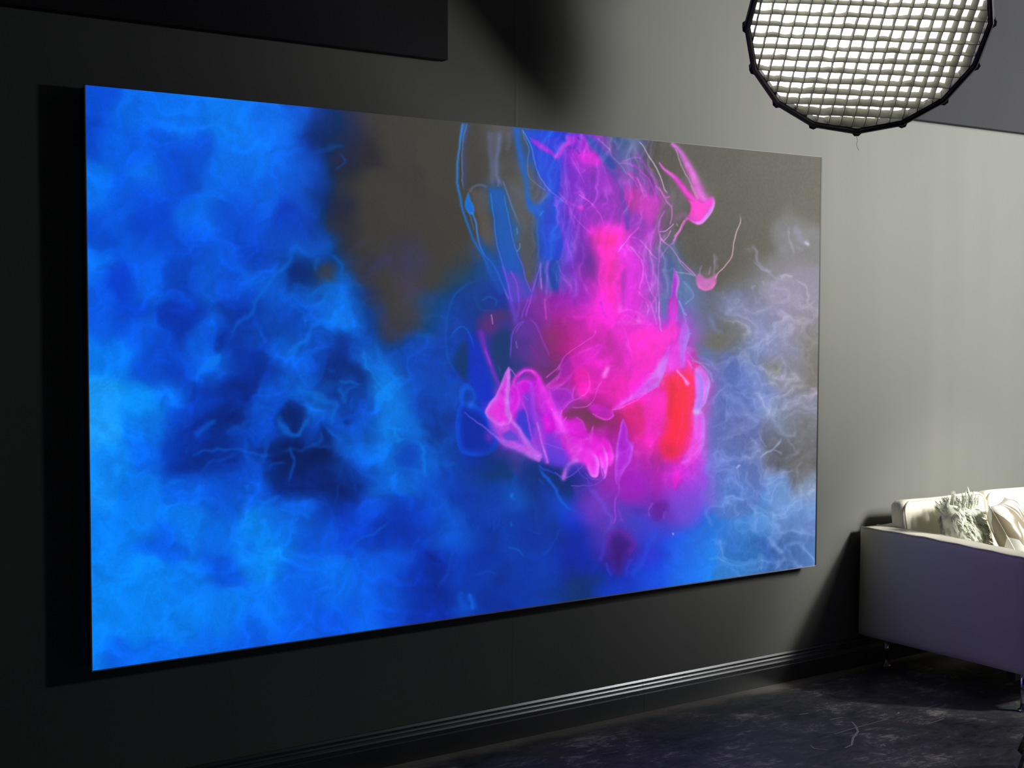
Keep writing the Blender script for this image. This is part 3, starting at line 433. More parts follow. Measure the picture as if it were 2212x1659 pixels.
    st(A(240,80,212,250,203,450,208,600,225,700), 2.6, (95,130,195), .7, veil=-9, va=.35, vcol=(75,95,190), fade=(0, .2)); st(A(222,82,215,180,218,260), 8, (60,120,215), .5, fade=(0, .4))
    po(A(258,690,235,750,235,820,265,870,300,880,312,820,275,750), (25,112,226), .9, 3, edge=(60,140,235), ea=.4, ew=3)
    st(A(290,870,320,950,340,1050,370,1180,400,1250,460,1310,500,1370,540,1450,580,1540,620,1640), 4.2, (60,140,235), .85, col2=(120,105,225)); st(A(265,870,290,960,310,1020), 3, (60,130,215), .6)
    po(A(360,1080,440,1200,520,1340,600,1520,540,1600,470,1480,420,1350,380,1220), (20,88,185), .55, 8)
    st(A(690,120,715,300,745,450,785,600,800,720,830,830,920,880), 13, (45,105,205), .8); po(A(790,750,860,800,930,770,990,700,1000,850,940,910,860,890), (25,97,202), .8, 6)
    st(A(900,890,925,860), 5, (70,130,240), .8)
    po(A(800,450,830,560,900,650,950,700,900,760,840,780,810,700,790,560), (92,94,96), .7, 8)
    po(A(760,130,1060,160,1120,200,1080,290,1060,420,1080,600,1040,720,980,650,900,530,850,400,830,300), (22,88,222), .85, 5)
    po(A(1000,700,1070,740,1080,900,1110,1080,1060,1240,960,1290,945,1100,950,920), (22,88,215), .75, 13)
    st(A(740,130,770,210,800,300,785,420,800,540,870,620,950,670), 3, (110,130,185), .6); st(A(750,140,790,200,830,300,850,400,900,540,980,660,1080,740,1150,800), 3, (75,155,245), .8, col2=(150,110,240))
    po(A(1060,420,1150,330,1300,300,1450,380,1560,520,1640,700,1659,900,1480,980,1330,960,1240,1000,1130,850,1070,700,1080,560), (140,62,202), .45, 16)
    po(A(810,190,900,230,1000,300,1050,370,960,330,860,270), (192,62,226), .8, 5); st(A(1040,370,1080,330,1105,280,1160,250,1230,225), 9, (205,70,225), .75, fade=(0, .3)); po(A(900,230,1070,170,1110,230,1070,330,1000,280), (120,80,228), .5, 8)
    po(A(1230,330,1330,330,1430,350,1450,400,1400,440,1290,420), (225,46,220), .8, 8); po(A(1130,180,1300,180,1350,280,1250,240,1160,250), (182,70,222), .75, 5)
    for pts, w, col, a in ((A(1080,170,1140,240), 6, (62,78,190), .7), (A(1200,270,1260,350), 6, (92,70,192), .6), (A(1240,190,1280,225), 7, (62,78,188), .7), (A(1150,270,1190,300), 6, (80,75,200), .5), (A(1300,180,1330,290,1345,330), 5, (215,80,225), .7),
        (A(1150,330,1220,440,1280,560,1320,660), 3, (192,90,226), .5), (A(1180,320,1240,420,1260,510,1350,450), 3, (200,90,225), .45), (A(1230,690,1290,740,1350,780,1420,860,1460,940,1485,1060), 3, (212,85,222), .9), (A(1040,660,1130,760,1230,930,1330,1030,1430,1100), 2.6, (175,92,226), .7),
        (A(1030,720,1045,760,1030,820), 8, (135,92,238), .8), (A(1080,770,1075,900,1110,1050,1160,1250,1170,1340), 13, (132,82,232), .65), (A(1150,800,1190,900,1215,1010), 6, (155,82,226), .7), (A(1130,760,1200,800,1290,830), 6, (185,72,218), .6), (A(1200,700,1260,680,1300,740), 6, (190,70,215), .5),
        (A(1100,900,1120,1060,1180,1240,1210,1400), 5, (150,85,228), .6), (A(1200,1380,1220,1500,1215,1640), 8, (150,70,220), .5), (A(1290,1320,1330,1430,1370,1520), 3, (175,70,215), .5), (A(1100,1450,1160,1510,1200,1540), 3, (170,80,220), .6), (A(1380,1659,1400,1540,1420,1420), 6, (185,50,205), .5),
        (A(1350,560,1400,570), 18, (112,62,172), .5), (A(1430,720,1500,760,1560,700), 16, (122,62,168), .45), (A(1480,430,1540,520,1600,600), 6, (110,95,190), .6)):
        st(pts, w, col, a, fade=(.1, .1))
    bl(A(1275,825), 5, 5, (232,62,212), .9)
    po(A(1000,1320,1060,1280,1070,1430,1050,1550,990,1560,980,1430), (32,82,165), .7, 8); po(A(1240,1100,1330,1080,1400,1250,1420,1450,1350,1480,1280,1380,1230,1250), (112,58,165), .5, 12)
    for pts, w, col in ((A(905,1310,860,1480,830,1600), 4, (112,102,222)), (A(905,1320,900,1420,912,1570), 4, (135,102,228)), (A(965,1290,962,1450,950,1630), 7, (120,85,220)), (A(1045,1290,1080,1380,1120,1450), 4, (120,92,225)), (A(1060,1300,1050,1420,1040,1560), 4, (50,95,190))):
        st(pts, w, col, .75, fade=(.05, .15))
    c.warp(1.6, .8)
    # ---- hot pink column
    po(B(100,900,250,860,420,880,440,1000,370,1060,380,1200,370,1400,380,1659,250,1659,220,1500,190,1250,130,1050), (247,26,206), .8, 18, core=(255,14,176), ca=.6, cw=26)
    po(B(400,1000,470,1080,540,1160,580,1280,560,1400,500,1500,500,1659,420,1659,410,1400,430,1250,390,1100), (226,52,226), .8, 13)
    po(B(380,1300,420,1260,420,1420,410,1600,385,1600), (170,48,190), .5, 6)
    st(B(360,1090,420,1020,480,940,540,880), 4, (228,105,232), .85); st(B(480,1060,545,1150,578,1250,572,1340,540,1420), 4.5, (228,122,236), .75); bl(B(310,1000), 9, 10, (252,10,130), .6); st(B(330,1380,345,1500,360,1650), 6, (250,75,225), .6)
    bl(B(330,900), 12, 10, (250,70,225), .5)
    st(B(180,80,280,180,300,240,380,320,420,380), 3, (138,155,200), .7); st(B(300,90,370,170,430,250), 7, (112,122,185), .5); st(B(90,60,130,150,230,270,330,400,380,500,395,620,430,740,440,880), 8, (98,108,190), .55)
    po(B(60,60,160,80,250,200,330,320,280,330,180,220,100,150), (40,95,175), .65, 8)
    po(B(590,600,660,590,720,640,700,750,650,850,600,800,570,700), (226,56,212), .75, 9); po(B(440,540,540,520,580,620,540,720,470,700,430,620), (216,60,182), .6, 11)
    po(B(600,800,660,850,680,950,640,1050,600,950), (200,70,220), .6, 9)
    for pts, w, col, a in ((B(440,290,520,330,590,400,640,460,680,560,695,650), 4, (205,82,222), .8), (B(350,300,440,300,500,330), 3, (190,120,222), .7), (B(380,290,440,270,520,250,560,260), 3.5, (172,132,216), .6), (B(510,190,580,290,650,400,690,480,705,600), 7, (178,92,216), .6),
        (B(420,370,500,430,560,490,600,580,640,650), 5, (218,72,216), .75), (B(410,380,470,420,540,520), 3, (200,120,215), .7), (B(520,420,560,500,590,600), 3, (225,130,220), .5), (B(350,440,380,480,440,470,500,500), 8, (170,85,212), .5), (B(690,500,740,550,780,610,830,600), 4, (205,105,212), .8), (B(720,510,790,640,840,690), 3.5, (200,115,212), .7),
        (B(530,100,580,150,640,240,690,330,740,440,770,530,805,590), 2.6, (214,196,210), .9), (B(540,980,600,1040,660,1120,710,1170), 3.2, (225,112,232), .85), (B(450,960,500,970,540,980), 3, (225,100,230), .7), (B(720,900,735,1000,720,1170,715,1350,720,1500,726,1659), 3.4, (205,115,226), .85), (B(680,640,715,700,690,760,670,800), 5, (200,80,212), .6),
        (B(710,920,760,1000,830,1060,900,1160,980,1240,1060,1320), 3.5, (214,132,222), .95), (B(890,1150,930,1220,1030,1310), 2.8, (205,140,220), .85), (B(720,915,780,910,830,870,857,840), 2.8, (220,160,225), .9), (B(840,680,838,780,820,855), 3.2, (210,125,222), .85), (B(800,650,840,700), 4, (205,110,215), .7),
        (B(780,720,740,790,715,880,720,930), 4, (195,105,222), .8), (B(760,1000,800,960,830,900), 2.8, (195,145,215), .8), (B(720,1160,780,1080,860,1000,890,930,960,820), 4.2, (208,115,216), .8), (B(650,1140,670,1250,660,1380,680,1480), 3, (205,110,225), .6), (B(600,1280,640,1420,690,1530,700,1650), 3.4, (225,115,230), .7),
        (B(460,1040,560,1120,600,1200), 3, (215,110,228), .5), (B(520,1440,600,1520,670,1600), 5, (235,90,226), .7), (B(720,1400,690,1500,640,1590,610,1659), 3.5, (222,105,228), .7), (B(540,1500,560,1600,550,1659), 4, (215,60,215), .6), (B(880,840,890,870), 3, (190,180,200), .6), (B(560,860,550,960,600,1040), 5, (190,85,220), .5), (B(620,900,640,1020,700,1120), 4, (195,95,222), .5)):
        st(pts, w, col, a, fade=(.06, .06))
    # ---- leaping figure of ink, cup and strings at right
    po(B(760,380,870,450,960,560,990,650,960,760,930,800,850,700,800,560), (110,106,108), .35, 14)
    st(B(845,130,910,200,970,300,1020,400,1060,490,1100,580,1140,640), 12, (214,122,222), .92, col2=(238,112,226), taper=(.6, 1.7)); st(B(970,330,1010,420,1050,520,1080,600), 7, (232,95,196), .5)
    st(B(725,300,760,352,850,420,920,490,970,560,1020,610,1060,650), 8, (222,110,220), .95, col2=(248,36,208), taper=(.35, 1.9))
    po(B(985,630,1040,640,1100,655,1160,625,1200,605,1217,660,1192,730,1142,800,1080,848,1020,826,970,800,1000,740,1005,680), (250,38,206), .95, 3.5, edge=(214,165,240), ea=.85, ew=7, lit=(.8, .6))
    st(B(1120,800,1160,740,1195,690), 7, (200,150,242), .6, fade=(.2, .2)); st(B(985,800,1030,828,1080,846), 3, (240,120,226), .8)
    st(B(870,180,910,290,960,400,1020,500,1075,610), 3, (192,156,190), .8); st(B(1010,500,1040,560,1060,610), 3, (215,130,190), .7); st(B(1030,640,1080,610), 5, (215,120,200), .5)
    st(B(975,800,930,860,890,930,850,1000), 6, (228,112,204), .9, taper=(1.1, .35)); st(B(890,800,930,770,990,790), 12, (165,115,170), .4); st(B(945,820,900,900,860,960), 2.6, (225,150,215), .7)
    po(B(1050,1310,1090,1295,1140,1335,1190,1325,1232,1290,1230,1360,1200,1420,1140,1438,1085,1415,1060,1360), (218,122,202), .85, 4, edge=(245,132,216), ea=.8, ew=5, lit=(0, 1))
    po(B(1100,1290,1140,1330,1200,1310,1180,1250), (150,130,140), .35, 8)
    st(B(1225,1330,1250,1280,1340,1185,1380,1100,1400,1000,1425,900,1450,820,1440,745), 3.2, (214,160,190), .9, col2=(196,190,172), fade=(0, .15)); st(B(1210,1090,1215,1200,1210,1300), 5, (185,150,190), .4, fade=(.4, 0)); st(B(1100,1220,1080,1300), 5, (185,150,190), .4); st(B(1180,1230,1170,1300), 4, (190,150,190), .4)
    po(B(740,1050,850,1020,900,1100,950,1250,1030,1330,1000,1500,940,1659,740,1659,730,1300), (88,122,170), .45, 13)
    st(B(870,1280,960,1290,1040,1310), 3.4, (152,168,208), .7); st(B(940,1360,1000,1420,1030,1490,960,1560), 5, (132,160,215), .55); st(B(900,1540,930,1600,950,1659), 4, (150,160,236), .8); st(B(760,1260,800,1270,850,1250), 6, (110,145,185), .5); st(B(750,1500,770,1600), 6, (80,130,190), .4)
    po(B(858,1258,895,1330,895,1400,880,1480,875,1659,810,1659,828,1500,842,1350), (202,82,226), .88, 3.5, edge=(228,140,238), ea=.6, ew=4, lit=(1, -.2))
    st(B(840,1659,850,1500,865,1400), 5, (165,80,232), .5)
    # ---- central ink
    po(D(150,160,300,140,450,180,560,260,640,380,690,560,700,640,620,700,500,700,300,640,200,560,150,400), (205,36,180), .15, 16)
    st(D(180,150,300,140,420,160,520,230,620,320,670,430,695,560,690,640), 9, (250,62,222), .55, veil=-40, va=.3, vcol=(245,40,210)); st(D(480,200,560,300,620,420,640,560,650,640), 12, (250,52,218), .4); st(D(580,180,640,320,680,440,700,560), 4, (252,90,226), .45)
    st(D(580,180,700,200,800,210,900,260,965,290), 12, (242,84,226), .6); st(D(560,100,640,80,720,100,800,150), 6, (245,90,226), .6); st(D(600,160,640,130,720,170,760,190), 5, (235,90,222), .6)
    po(D(700,280,820,250,940,300,1000,400,920,520,800,600,720,560,690,420), (254,24,198), .7, 14); po(D(600,720,700,620,860,520,960,440,900,580,780,680,660,790,560,850), (250,36,200), .6, 12)
    bl(D(480,480), 26, 30, (195,40,160), .5, .5); bl(D(560,560), 14, 22, (180,45,140), .4); bl(D(330,420), 26, 16, (190,40,165), .4)
    st(D(480,570,450,650,420,710), 9, (246,118,232), .8, fade=(.3, .3)); st(D(250,520,330,560,420,560,500,520), 14, (248,45,215), .5); st(D(170,560,240,600,300,680,290,780,250,840), 13, (246,34,195), .6)
    po(D(1020,0,1082,0,1082,190,1112,270,1055,360,940,385,900,330,985,250,1022,150), (246,28,206), .85, 8); po(D(1024,-20,1082,-20,1080,140,1030,160), (205,72,226), .75, 10)
    po(D(1035,385,1000,560,960,680,900,770,780,840,640,910,510,980,640,860,760,760,880,640,950,520), (218,86,232), .88, 4, edge=(196,140,242), ea=.55, ew=7, lit=(.7, .5)); st(D(505,980,560,930,640,850,740,760,840,670), 9, (238,52,222), .6); st(D(510,980,600,950,720,890,860,800,930,760), 3, (248,92,226), .8); st(D(900,700,950,600,1000,480), 10, (205,135,242), .6, fade=(.3, .3))
    po(D(1130,220,1160,190,1195,260,1190,340,1160,450,1150,600,1110,560,1108,400,1115,280), (186,105,236), .85, 5, edge=(172,150,242), ea=.6, ew=6, lit=(1, 0)); po(D(1040,400,1100,360,1120,480,1140,600,1080,640,1020,640,1000,560), (232,62,222), .6, 8)
    po(D(880,820,1000,815,1020,940,990,1130,900,1250,850,1310,830,1180,840,1000), (249,42,196), .85, 7); st(D(790,900,820,1050,840,1200,830,1350), 12, (250,46,208), .7, fade=(.1, .3)); po(D(650,960,760,900,800,1000,790,1150,720,1250,660,1130), (222,42,120), .5, 14)
    st(D(850,1300,920,1200,1000,1110), 3, (240,70,215), .6); st(D(700,1270,720,1120,700,1000), 7, (205,40,165), .5)
    po(D(1010,700,1080,650,1200,660,1250,720,1250,860,1200,1000,1180,1150,1130,1300,1060,1420,980,1400,950,1280,990,1130,1020,980,1010,850), (253,18,82), .88, 15); st(D(1050,700,1042,850,1030,950,1010,1100), 13, (216,46,74), .55, fade=(.15, .3)); bl(D(1020,1340), 17, 15, (200,32,90), .55); bl(D(1110,1100), 16, 42, (255,10,70), .6)
    st(D(1090,740,1100,820,1110,950), 4, (238,70,80), .6); st(D(1140,1000,1120,1150,1090,1280), 6, (255,30,120), .5); st(D(1200,650,1220,760,1215,880,1190,1000), 9, (255,20,110), .6)
    po(D(1240,610,1290,590,1350,650,1378,740,1360,850,1310,950,1260,1010,1240,960,1260,850,1240,720), (208,116,236), .92, 5, edge=(190,165,248), ea=.7, ew=5, lit=(.9, .3)); st(D(1265,640,1300,730,1310,830,1290,930,1262,1000), 9, (166,136,248), .8, fade=(.15, .1)); st(D(1310,650,1335,740,1335,840,1310,930), 5, (222,100,226), .7)
    po(D(1250,1010,1310,1000,1330,1150,1320,1300,1250,1400,1160,1470,1130,1420,1220,1280,1240,1120), (224,76,226), .85, 5, edge=(190,128,242), ea=.7, ew=7, lit=(1, -.2)); bl(D(1265,995), 8, 6, (215,190,250), .8); st(D(1110,1400,1200,1370,1260,1300), 4, (250,60,215), .5); st(D(1150,1500,1230,1440,1290,1360), 4, (235,80,225), .6)
    st(D(1090,630,1150,690,1182,745), 8, (238,132,226), .85, taper=(.5, 1)); st(D(1100,660,1090,760,1120,780), 4, (255,60,130), .6); st(D(1190,540,1220,600), 7, (225,110,230), .7); st(D(1200,600,1215,660), 6, (250,50,170), .6)
    po(D(980,1430,1100,1450,1300,1420,1330,1500,1330,1659,1000,1659,960,1550), (190,55,222), .45, 16); st(D(1070,1500,1085,1580,1070,1659), 9, (245,40,225), .6)
    for pts, w, col, a in ((D(930,0,930,120,945,250,970,285), 4, (218,122,232), .8), (D(840,0,880,100,910,220), 4, (232,105,228), .7), (D(770,0,760,120), 5, (205,105,222), .6), (D(800,0,830,60,820,140), 3, (225,130,228), .6), (D(690,0,710,110), 6, (215,70,220), .6), (D(480,0,500,100), 10, (245,45,222), .7), (D(580,0,580,90), 8, (235,90,226), .6), (D(400,0,440,110,470,150), 7, (190,50,212), .5),
        (D(360,240,345,310,260,370,160,440,70,510,40,590,10,640), 3, (228,85,218), .85), (D(420,710,370,800,350,870,290,940,190,960,140,950), 2.8, (220,74,218), .85), (D(50,1000,90,950,140,900,240,865), 2.8, (205,66,214), .85), (D(150,870,160,800,185,755), 3.2, (222,70,220), .7), (D(60,1080,95,1050), 2.4, (215,80,220), .7), (D(340,800,370,780,400,740), 3, (235,80,225), .5),
        (D(1210,530,1290,560,1370,640,1410,720), 3.5, (142,152,222), .75), (D(1180,450,1230,520,1320,560,1390,580), 4, (140,150,215), .5), (D(1110,0,1140,100,1175,200), 4, (150,150,235), .6), (D(1160,110,1180,130), 3, (190,190,225), .7), (D(1190,300,1225,290), 3, (150,165,225), .6)):
        st(pts, w, col, a, fade=(.05, .08))
    # ---- veils, folds and cavern at left of the ink
    st(C_(620,150,650,250,680,380,670,430), 10, (102,76,216), .6, fade=(.1, .2)); st(C_(700,100,715,220,700,340), 6, (110,80,215), .5)
    po(C_(700,430,790,360,880,440,960,660,980,780,850,800,740,720,660,640,660,510), (100,58,160), .4, 12)
    for pts, w, col, a in ((C_(790,350,870,430,920,550,970,660,990,720), 4, (152,62,192), .75), (C_(770,370,690,430,650,520,640,640,640,740), 4, (112,72,216), .8), (C_(825,140,800,250,770,350), 4, (165,72,212), .8), (C_(800,170,760,280,730,370), 3.5, (140,75,215), .7), (C_(680,560,700,640), 3, (150,100,205), .7), (C_(760,380,700,450,680,500), 3, (140,75,210), .6),
        (C_(905,0,910,120), 3.5, (170,110,225), .7), (C_(940,180,950,300,962,385), 5, (205,72,202), .6), (C_(975,200,985,320), 4, (170,60,195), .4), (C_(810,600,860,680,900,760), 7, (150,42,150), .4), (C_(1100,0,1180,70,1210,200), 6, (150,70,205), .5), (C_(1200,120,1220,260), 7, (120,62,165), .4)):
        st(pts, w, col, a, fade=(.1, .15))
    po(C_(1100,780,1200,700,1330,640,1450,600,1400,700,1300,760,1200,850,1100,950,1000,990,960,970,1020,920,1080,850), (214,36,194), .6, 8, edge=(228,64,224), ea=.5, ew=4)
    st(C_(960,890,1010,850,1070,790,1110,720), 4, (222,80,220), .75); st(C_(1070,780,1080,850,1050,920), 4, (210,80,225), .6); st(C_(980,1040,1060,980,1150,910,1190,870), 4, (205,50,200), .7); po(C_(1090,740,1150,700,1180,800,1120,880,1080,850), (150,45,180), .5, 8)
    po(C_(1220,830,1330,830,1340,980,1300,1050,1250,1010,1220,920), (246,30,190), .75, 7); st(C_(1335,850,1342,960,1310,1045,1280,1055), 3.2, (250,85,215), .7)
    po(C_(980,1000,1080,990,1150,1000,1200,1080,1130,1140,1080,1200,1060,1280,1020,1150), (160,40,200), .7, 7, edge=(190,60,215), ea=.5, ew=4)
    po(C_(1080,1230,1180,1180,1300,1180,1380,1220,1480,1280,1400,1360,1330,1380,1250,1260,1150,1270), (117,58,88), .75, 9)
    po(C_(1330,1180,1380,1130,1500,1170,1555,1230,1500,1270,1400,1240), (206,36,202), .85, 5, edge=(238,74,222), ea=.7, ew=3.5, lit=(.3, 1)); st(C_(1370,1220,1440,1255,1500,1270,1555,1235), 2.6, (240,90,225), .8)
    st(C_(1090,1200,1070,1280), 5, (225,80,225), .7); st(C_(1100,1290,1130,1250), 2.4, (220,90,220), .7); st(C_(1220,1255,1270,1290,1310,1370), 3, (215,60,200), .7)
    po(C_(850,900,920,960,1000,1130,1070,1290,1020,1420,980,1400,930,1250,870,1100,840,1000), (196,36,214), .8, 6); po(C_(1080,1300,1200,1270,1300,1330,1340,1450,1330,1560,1200,1560,1130,1450), (226,44,222), .75, 8)
    po(C_(640,1010,700,940,800,930,820,980,750,1040,700,1140,660,1230,630,1260), (206,36,220), .88, 5); st(C_(700,950,760,930,810,945,825,985), 6, (225,60,228), .7)
    st(C_(640,1000,680,900,740,845,810,835,870,875,910,960,960,1060,1010,1180,1070,1300,1120,1400,1150,1500), 11, (226,46,222), .85, taper=(.6, 1.2)); st(C_(690,910,740,850,810,832,865,870), 4, (215,110,238), .6, fade=(.3, .3)); st(C_(1010,1180,1070,1300,1130,1400,1170,1500), 5, (235,90,235), .6)
    po(C_(700,1200,760,1180,820,1300,830,1450,760,1420,690,1310), (50,60,206), .8, 6); po(C_(740,1040,820,1030,850,1150,880,1300,820,1250,760,1120), (110,60,215), .6, 7)
    st(C_(740,1110,790,1250,820,1400,870,1520), 5, (190,72,236), .75); st(C_(820,950,830,1050,850,1200,900,1380,930,1500,960,1650), 9, (180,70,236), .75); st(C_(740,1050,790,1090), 3, (150,90,225), .7); st(C_(940,1230,970,1320,1000,1410), 13, (236,40,230), .6, fade=(.2, .3))
    po(C_(960,1390,1080,1380,1110,1480,1130,1659,980,1659,940,1520), (92,64,215), .6, 9); st(C_(930,1480,1000,1500,1120,1540), 3, (150,90,235), .6)
    po(C_(612,808,626,900,622,1000,612,1130,640,1270,560,1325,480,1285,415,1210,440,1130,500,1060,550,960,590,860), (216,60,222), .92, 4, edge=(206,122,236), ea=.6, ew=5, core=(236,34,222), ca=.6, cw=24)
    st(C_(610,808,650,840,682,890), 2.4, (165,115,228), .8); st(C_(615,830,612,950,600,1060,605,1200,650,1290,720,1370,780,1470,840,1560,890,1600), 9, (206,112,238), .85, taper=(.6, 1.1))
    po(C_(500,1430,600,1440,700,1480,800,1510,900,1560,905,1620,860,1642,760,1595,660,1540,560,1490), (196,92,238), .88, 4); st(C_(230,1210,330,1290,420,1350,500,1420,560,1470,680,1530,760,1575,850,1620,885,1638), 6, (80,78,222), .85, col2=(205,110,240), taper=(.5, 1.3))
    po(C_(430,1230,520,1310,620,1330,720,1430,640,1460,540,1440,470,1370), (205,78,230), .55, 8); po(C_(560,1400,640,1370,710,1440,640,1462,580,1450), (66,72,206), .7, 5); st(C_(660,1290,730,1370,800,1470,850,1550), 5, (180,110,240), .6)
    st(C_(870,1310,900,1420,930,1530,968,1659), 5, (202,112,240), .85)
    # ---- fingers and drop
    po(D(0,1000,60,1110,120,1230,200,1330,260,1440,180,1440,90,1330,0,1200), (222,58,228), .6, 9); st(D(0,1010,60,1130,110,1230,130,1310), 11, (228,76,236), .7); st(D(180,1050,240,1130,280,1230,300,1320), 7, (218,52,216), .7); st(D(190,1045,240,1080,270,1150), 3, (220,80,220), .7)
    po(D(190,1330,290,1330,360,1390,385,1480,370,1570,320,1560,280,1480,220,1400), (232,58,228), .9, 4, edge=(226,132,242), ea=.7, ew=6, lit=(.8, .3))
    po(D(400,1240,450,1225,500,1300,515,1390,490,1480,460,1420,420,1330), (240,40,222), .9, 4, edge=(236,90,232), ea=.6, ew=5, lit=(1, 0))
    po(D(300,1210,350,1200,420,1290,460,1390,465,1500,430,1590,415,1500,380,1400,320,1320), (240,46,226), .9, 4, edge=(222,122,240), ea=.7, ew=5, lit=(1, .2)); st(D(425,1500,435,1585), 6, (190,100,235), .6); st(D(340,1130,332,1210), 6, (228,62,226), .8)
    st(D(190,1430,120,1480,85,1560,70,1585), 9, (206,112,236), .85); st(D(0,1540,60,1580,130,1570,220,1500,260,1450), 3, (130,90,235), .7); st(D(270,1540,320,1590,400,1600), 3, (130,80,220), .6); po(D(90,1480,180,1440,240,1470,180,1540,110,1560), (60,55,190), .5, 6)
    po(D(600,1060,640,1140,650,1240,690,1300,670,1420,600,1530,560,1640,540,1540,545,1380,570,1200), (176,40,216), .85, 5, edge=(192,92,236), ea=.5, ew=5); st(D(600,1060,580,1150,560,1300,548,1420), 3.5, (205,80,232), .7); st(D(700,1270,650,1440,590,1560), 4, (190,70,225), .6)
    st(D(560,1600,575,1659), 7, (165,55,215), .6)
    c.warp(6, 2.2); c.ws = .8
    po([(1270,1090),(1380,1075),(1500,1065),(1500,1120),(1420,1165),(1300,1175)], (98,62,196), .5, 38)
    po([(1440,1060),(1530,1020),(1535,1090),(1480,1130)], (140,75,220), .5, 24)
    # ---- lower veils
    po(E(100,330,280,230,420,280,600,370,760,480,820,520,880,560,850,680,760,600,640,520,450,450,250,400), (13,50,112), .55, 11)
    st(E(610,380,640,440,700,510,750,590,800,690,870,750,960,780), 7, (20,96,222), .8, fade=(.2, .25)); st(E(620,400,700,450,800,490), 3, (60,80,220), .6); st(E(630,500,650,540), 5, (20,85,205), .5)
    st(E(880,560,960,565,1060,555,1130,510,1140,450), 3.2, (112,72,206), .8); st(E(930,380,960,470,1010,500), 3, (100,70,210), .6); st(E(1010,490,1030,540,1090,545), 2.6, (105,70,205), .6)
    po(E(1300,500,1390,440,1480,490,1510,560,1460,640,1370,690,1300,640,1280,560), (156,36,190), .6, 12); po(E(1540,700,1620,680,1670,740,1640,840,1570,850,1530,780), (96,30,140), .55, 10)
    po(E(1700,440,1750,460,1760,540,1720,600,1690,520), (238,34,216), .6, 7)
    st(E(1000,590,1080,620,1130,700,1180,800,1190,870,1150,960), 10, (112,76,216), .55, fade=(.2, .3)); st(E(1290,450,1282,600,1250,720,1215,850), 4, (168,62,216), .7); st(E(1270,760,1265,850,1290,850), 4, (140,62,205), .6)
    po(E(1200,940,1300,930,1370,1000,1370,1100,1320,1280,1260,1290,1190,1160,1170,1040), (72,36,142), .55, 10, edge=(112,36,168), ea=.5, ew=7, lit=(.4, -1), core=(46,22,102), ca=.45, cw=22)
    for pts, w, col, a in ((E(1540,690,1510,760,1530,830), 4, (152,82,222), .6), (E(360,1050,430,1080,490,1170), 3.5, (16,96,202), .6), (E(270,960,262,860,290,820), 4, (10,82,195), .5), (E(390,860,400,900), 5, (12,100,210), .6), (E(50,1420,60,1500,75,1590), 7, (22,102,226), .6), (E(1150,1170,1220,1310), 7, (62,62,202), .6), (E(1590,900,1530,1040,1450,1180,1370,1330), 11, (42,82,230), .4),
        (E(1080,1180,1140,1080,1160,980), 8, (70,60,205), .5), (E(1110,1150,1040,1280), 8, (30,50,185), .45), (E(700,1100,760,1000,800,900), 5, (10,66,182), .5), (E(640,1110,730,1080), 4, (10,76,195), .6), (E(520,900,600,950,640,930), 4, (8,72,182), .5), (E(80,1290,200,1270,290,1290), 6, (8,74,190), .5), (E(300,740,310,850,270,960), 5, (8,74,188), .4),
        (E(420,480,410,560), 7, (8,74,180), .5), (E(550,600,600,800,620,960), 5, (10,68,165), .4), (E(1660,760,1640,860), 6, (130,70,210), .5), (E(1240,870,1290,930), 8, (80,40,170), .5), (E(1350,1330,1360,1200,1400,1150), 7, (60,60,215), .4), (E(1000,960,1040,940,1060,980), 5, (60,50,170), .5), (E(900,560,940,620,1010,600), 12, (80,55,185), .4)):
        st(pts, w, col, a, fade=(.15, .15))
    bl(E(415,640), 4, 7, (14,120,225), .8); bl(E(1050,1330), 26, 12, (22,54,104), .5); bl(E(900,1380), 14, 14, (18,56,110), .5); bl(E(1440,770), 20, 9, (60,40,160), .4)
    c.warp(7, 3); c.ws = .9
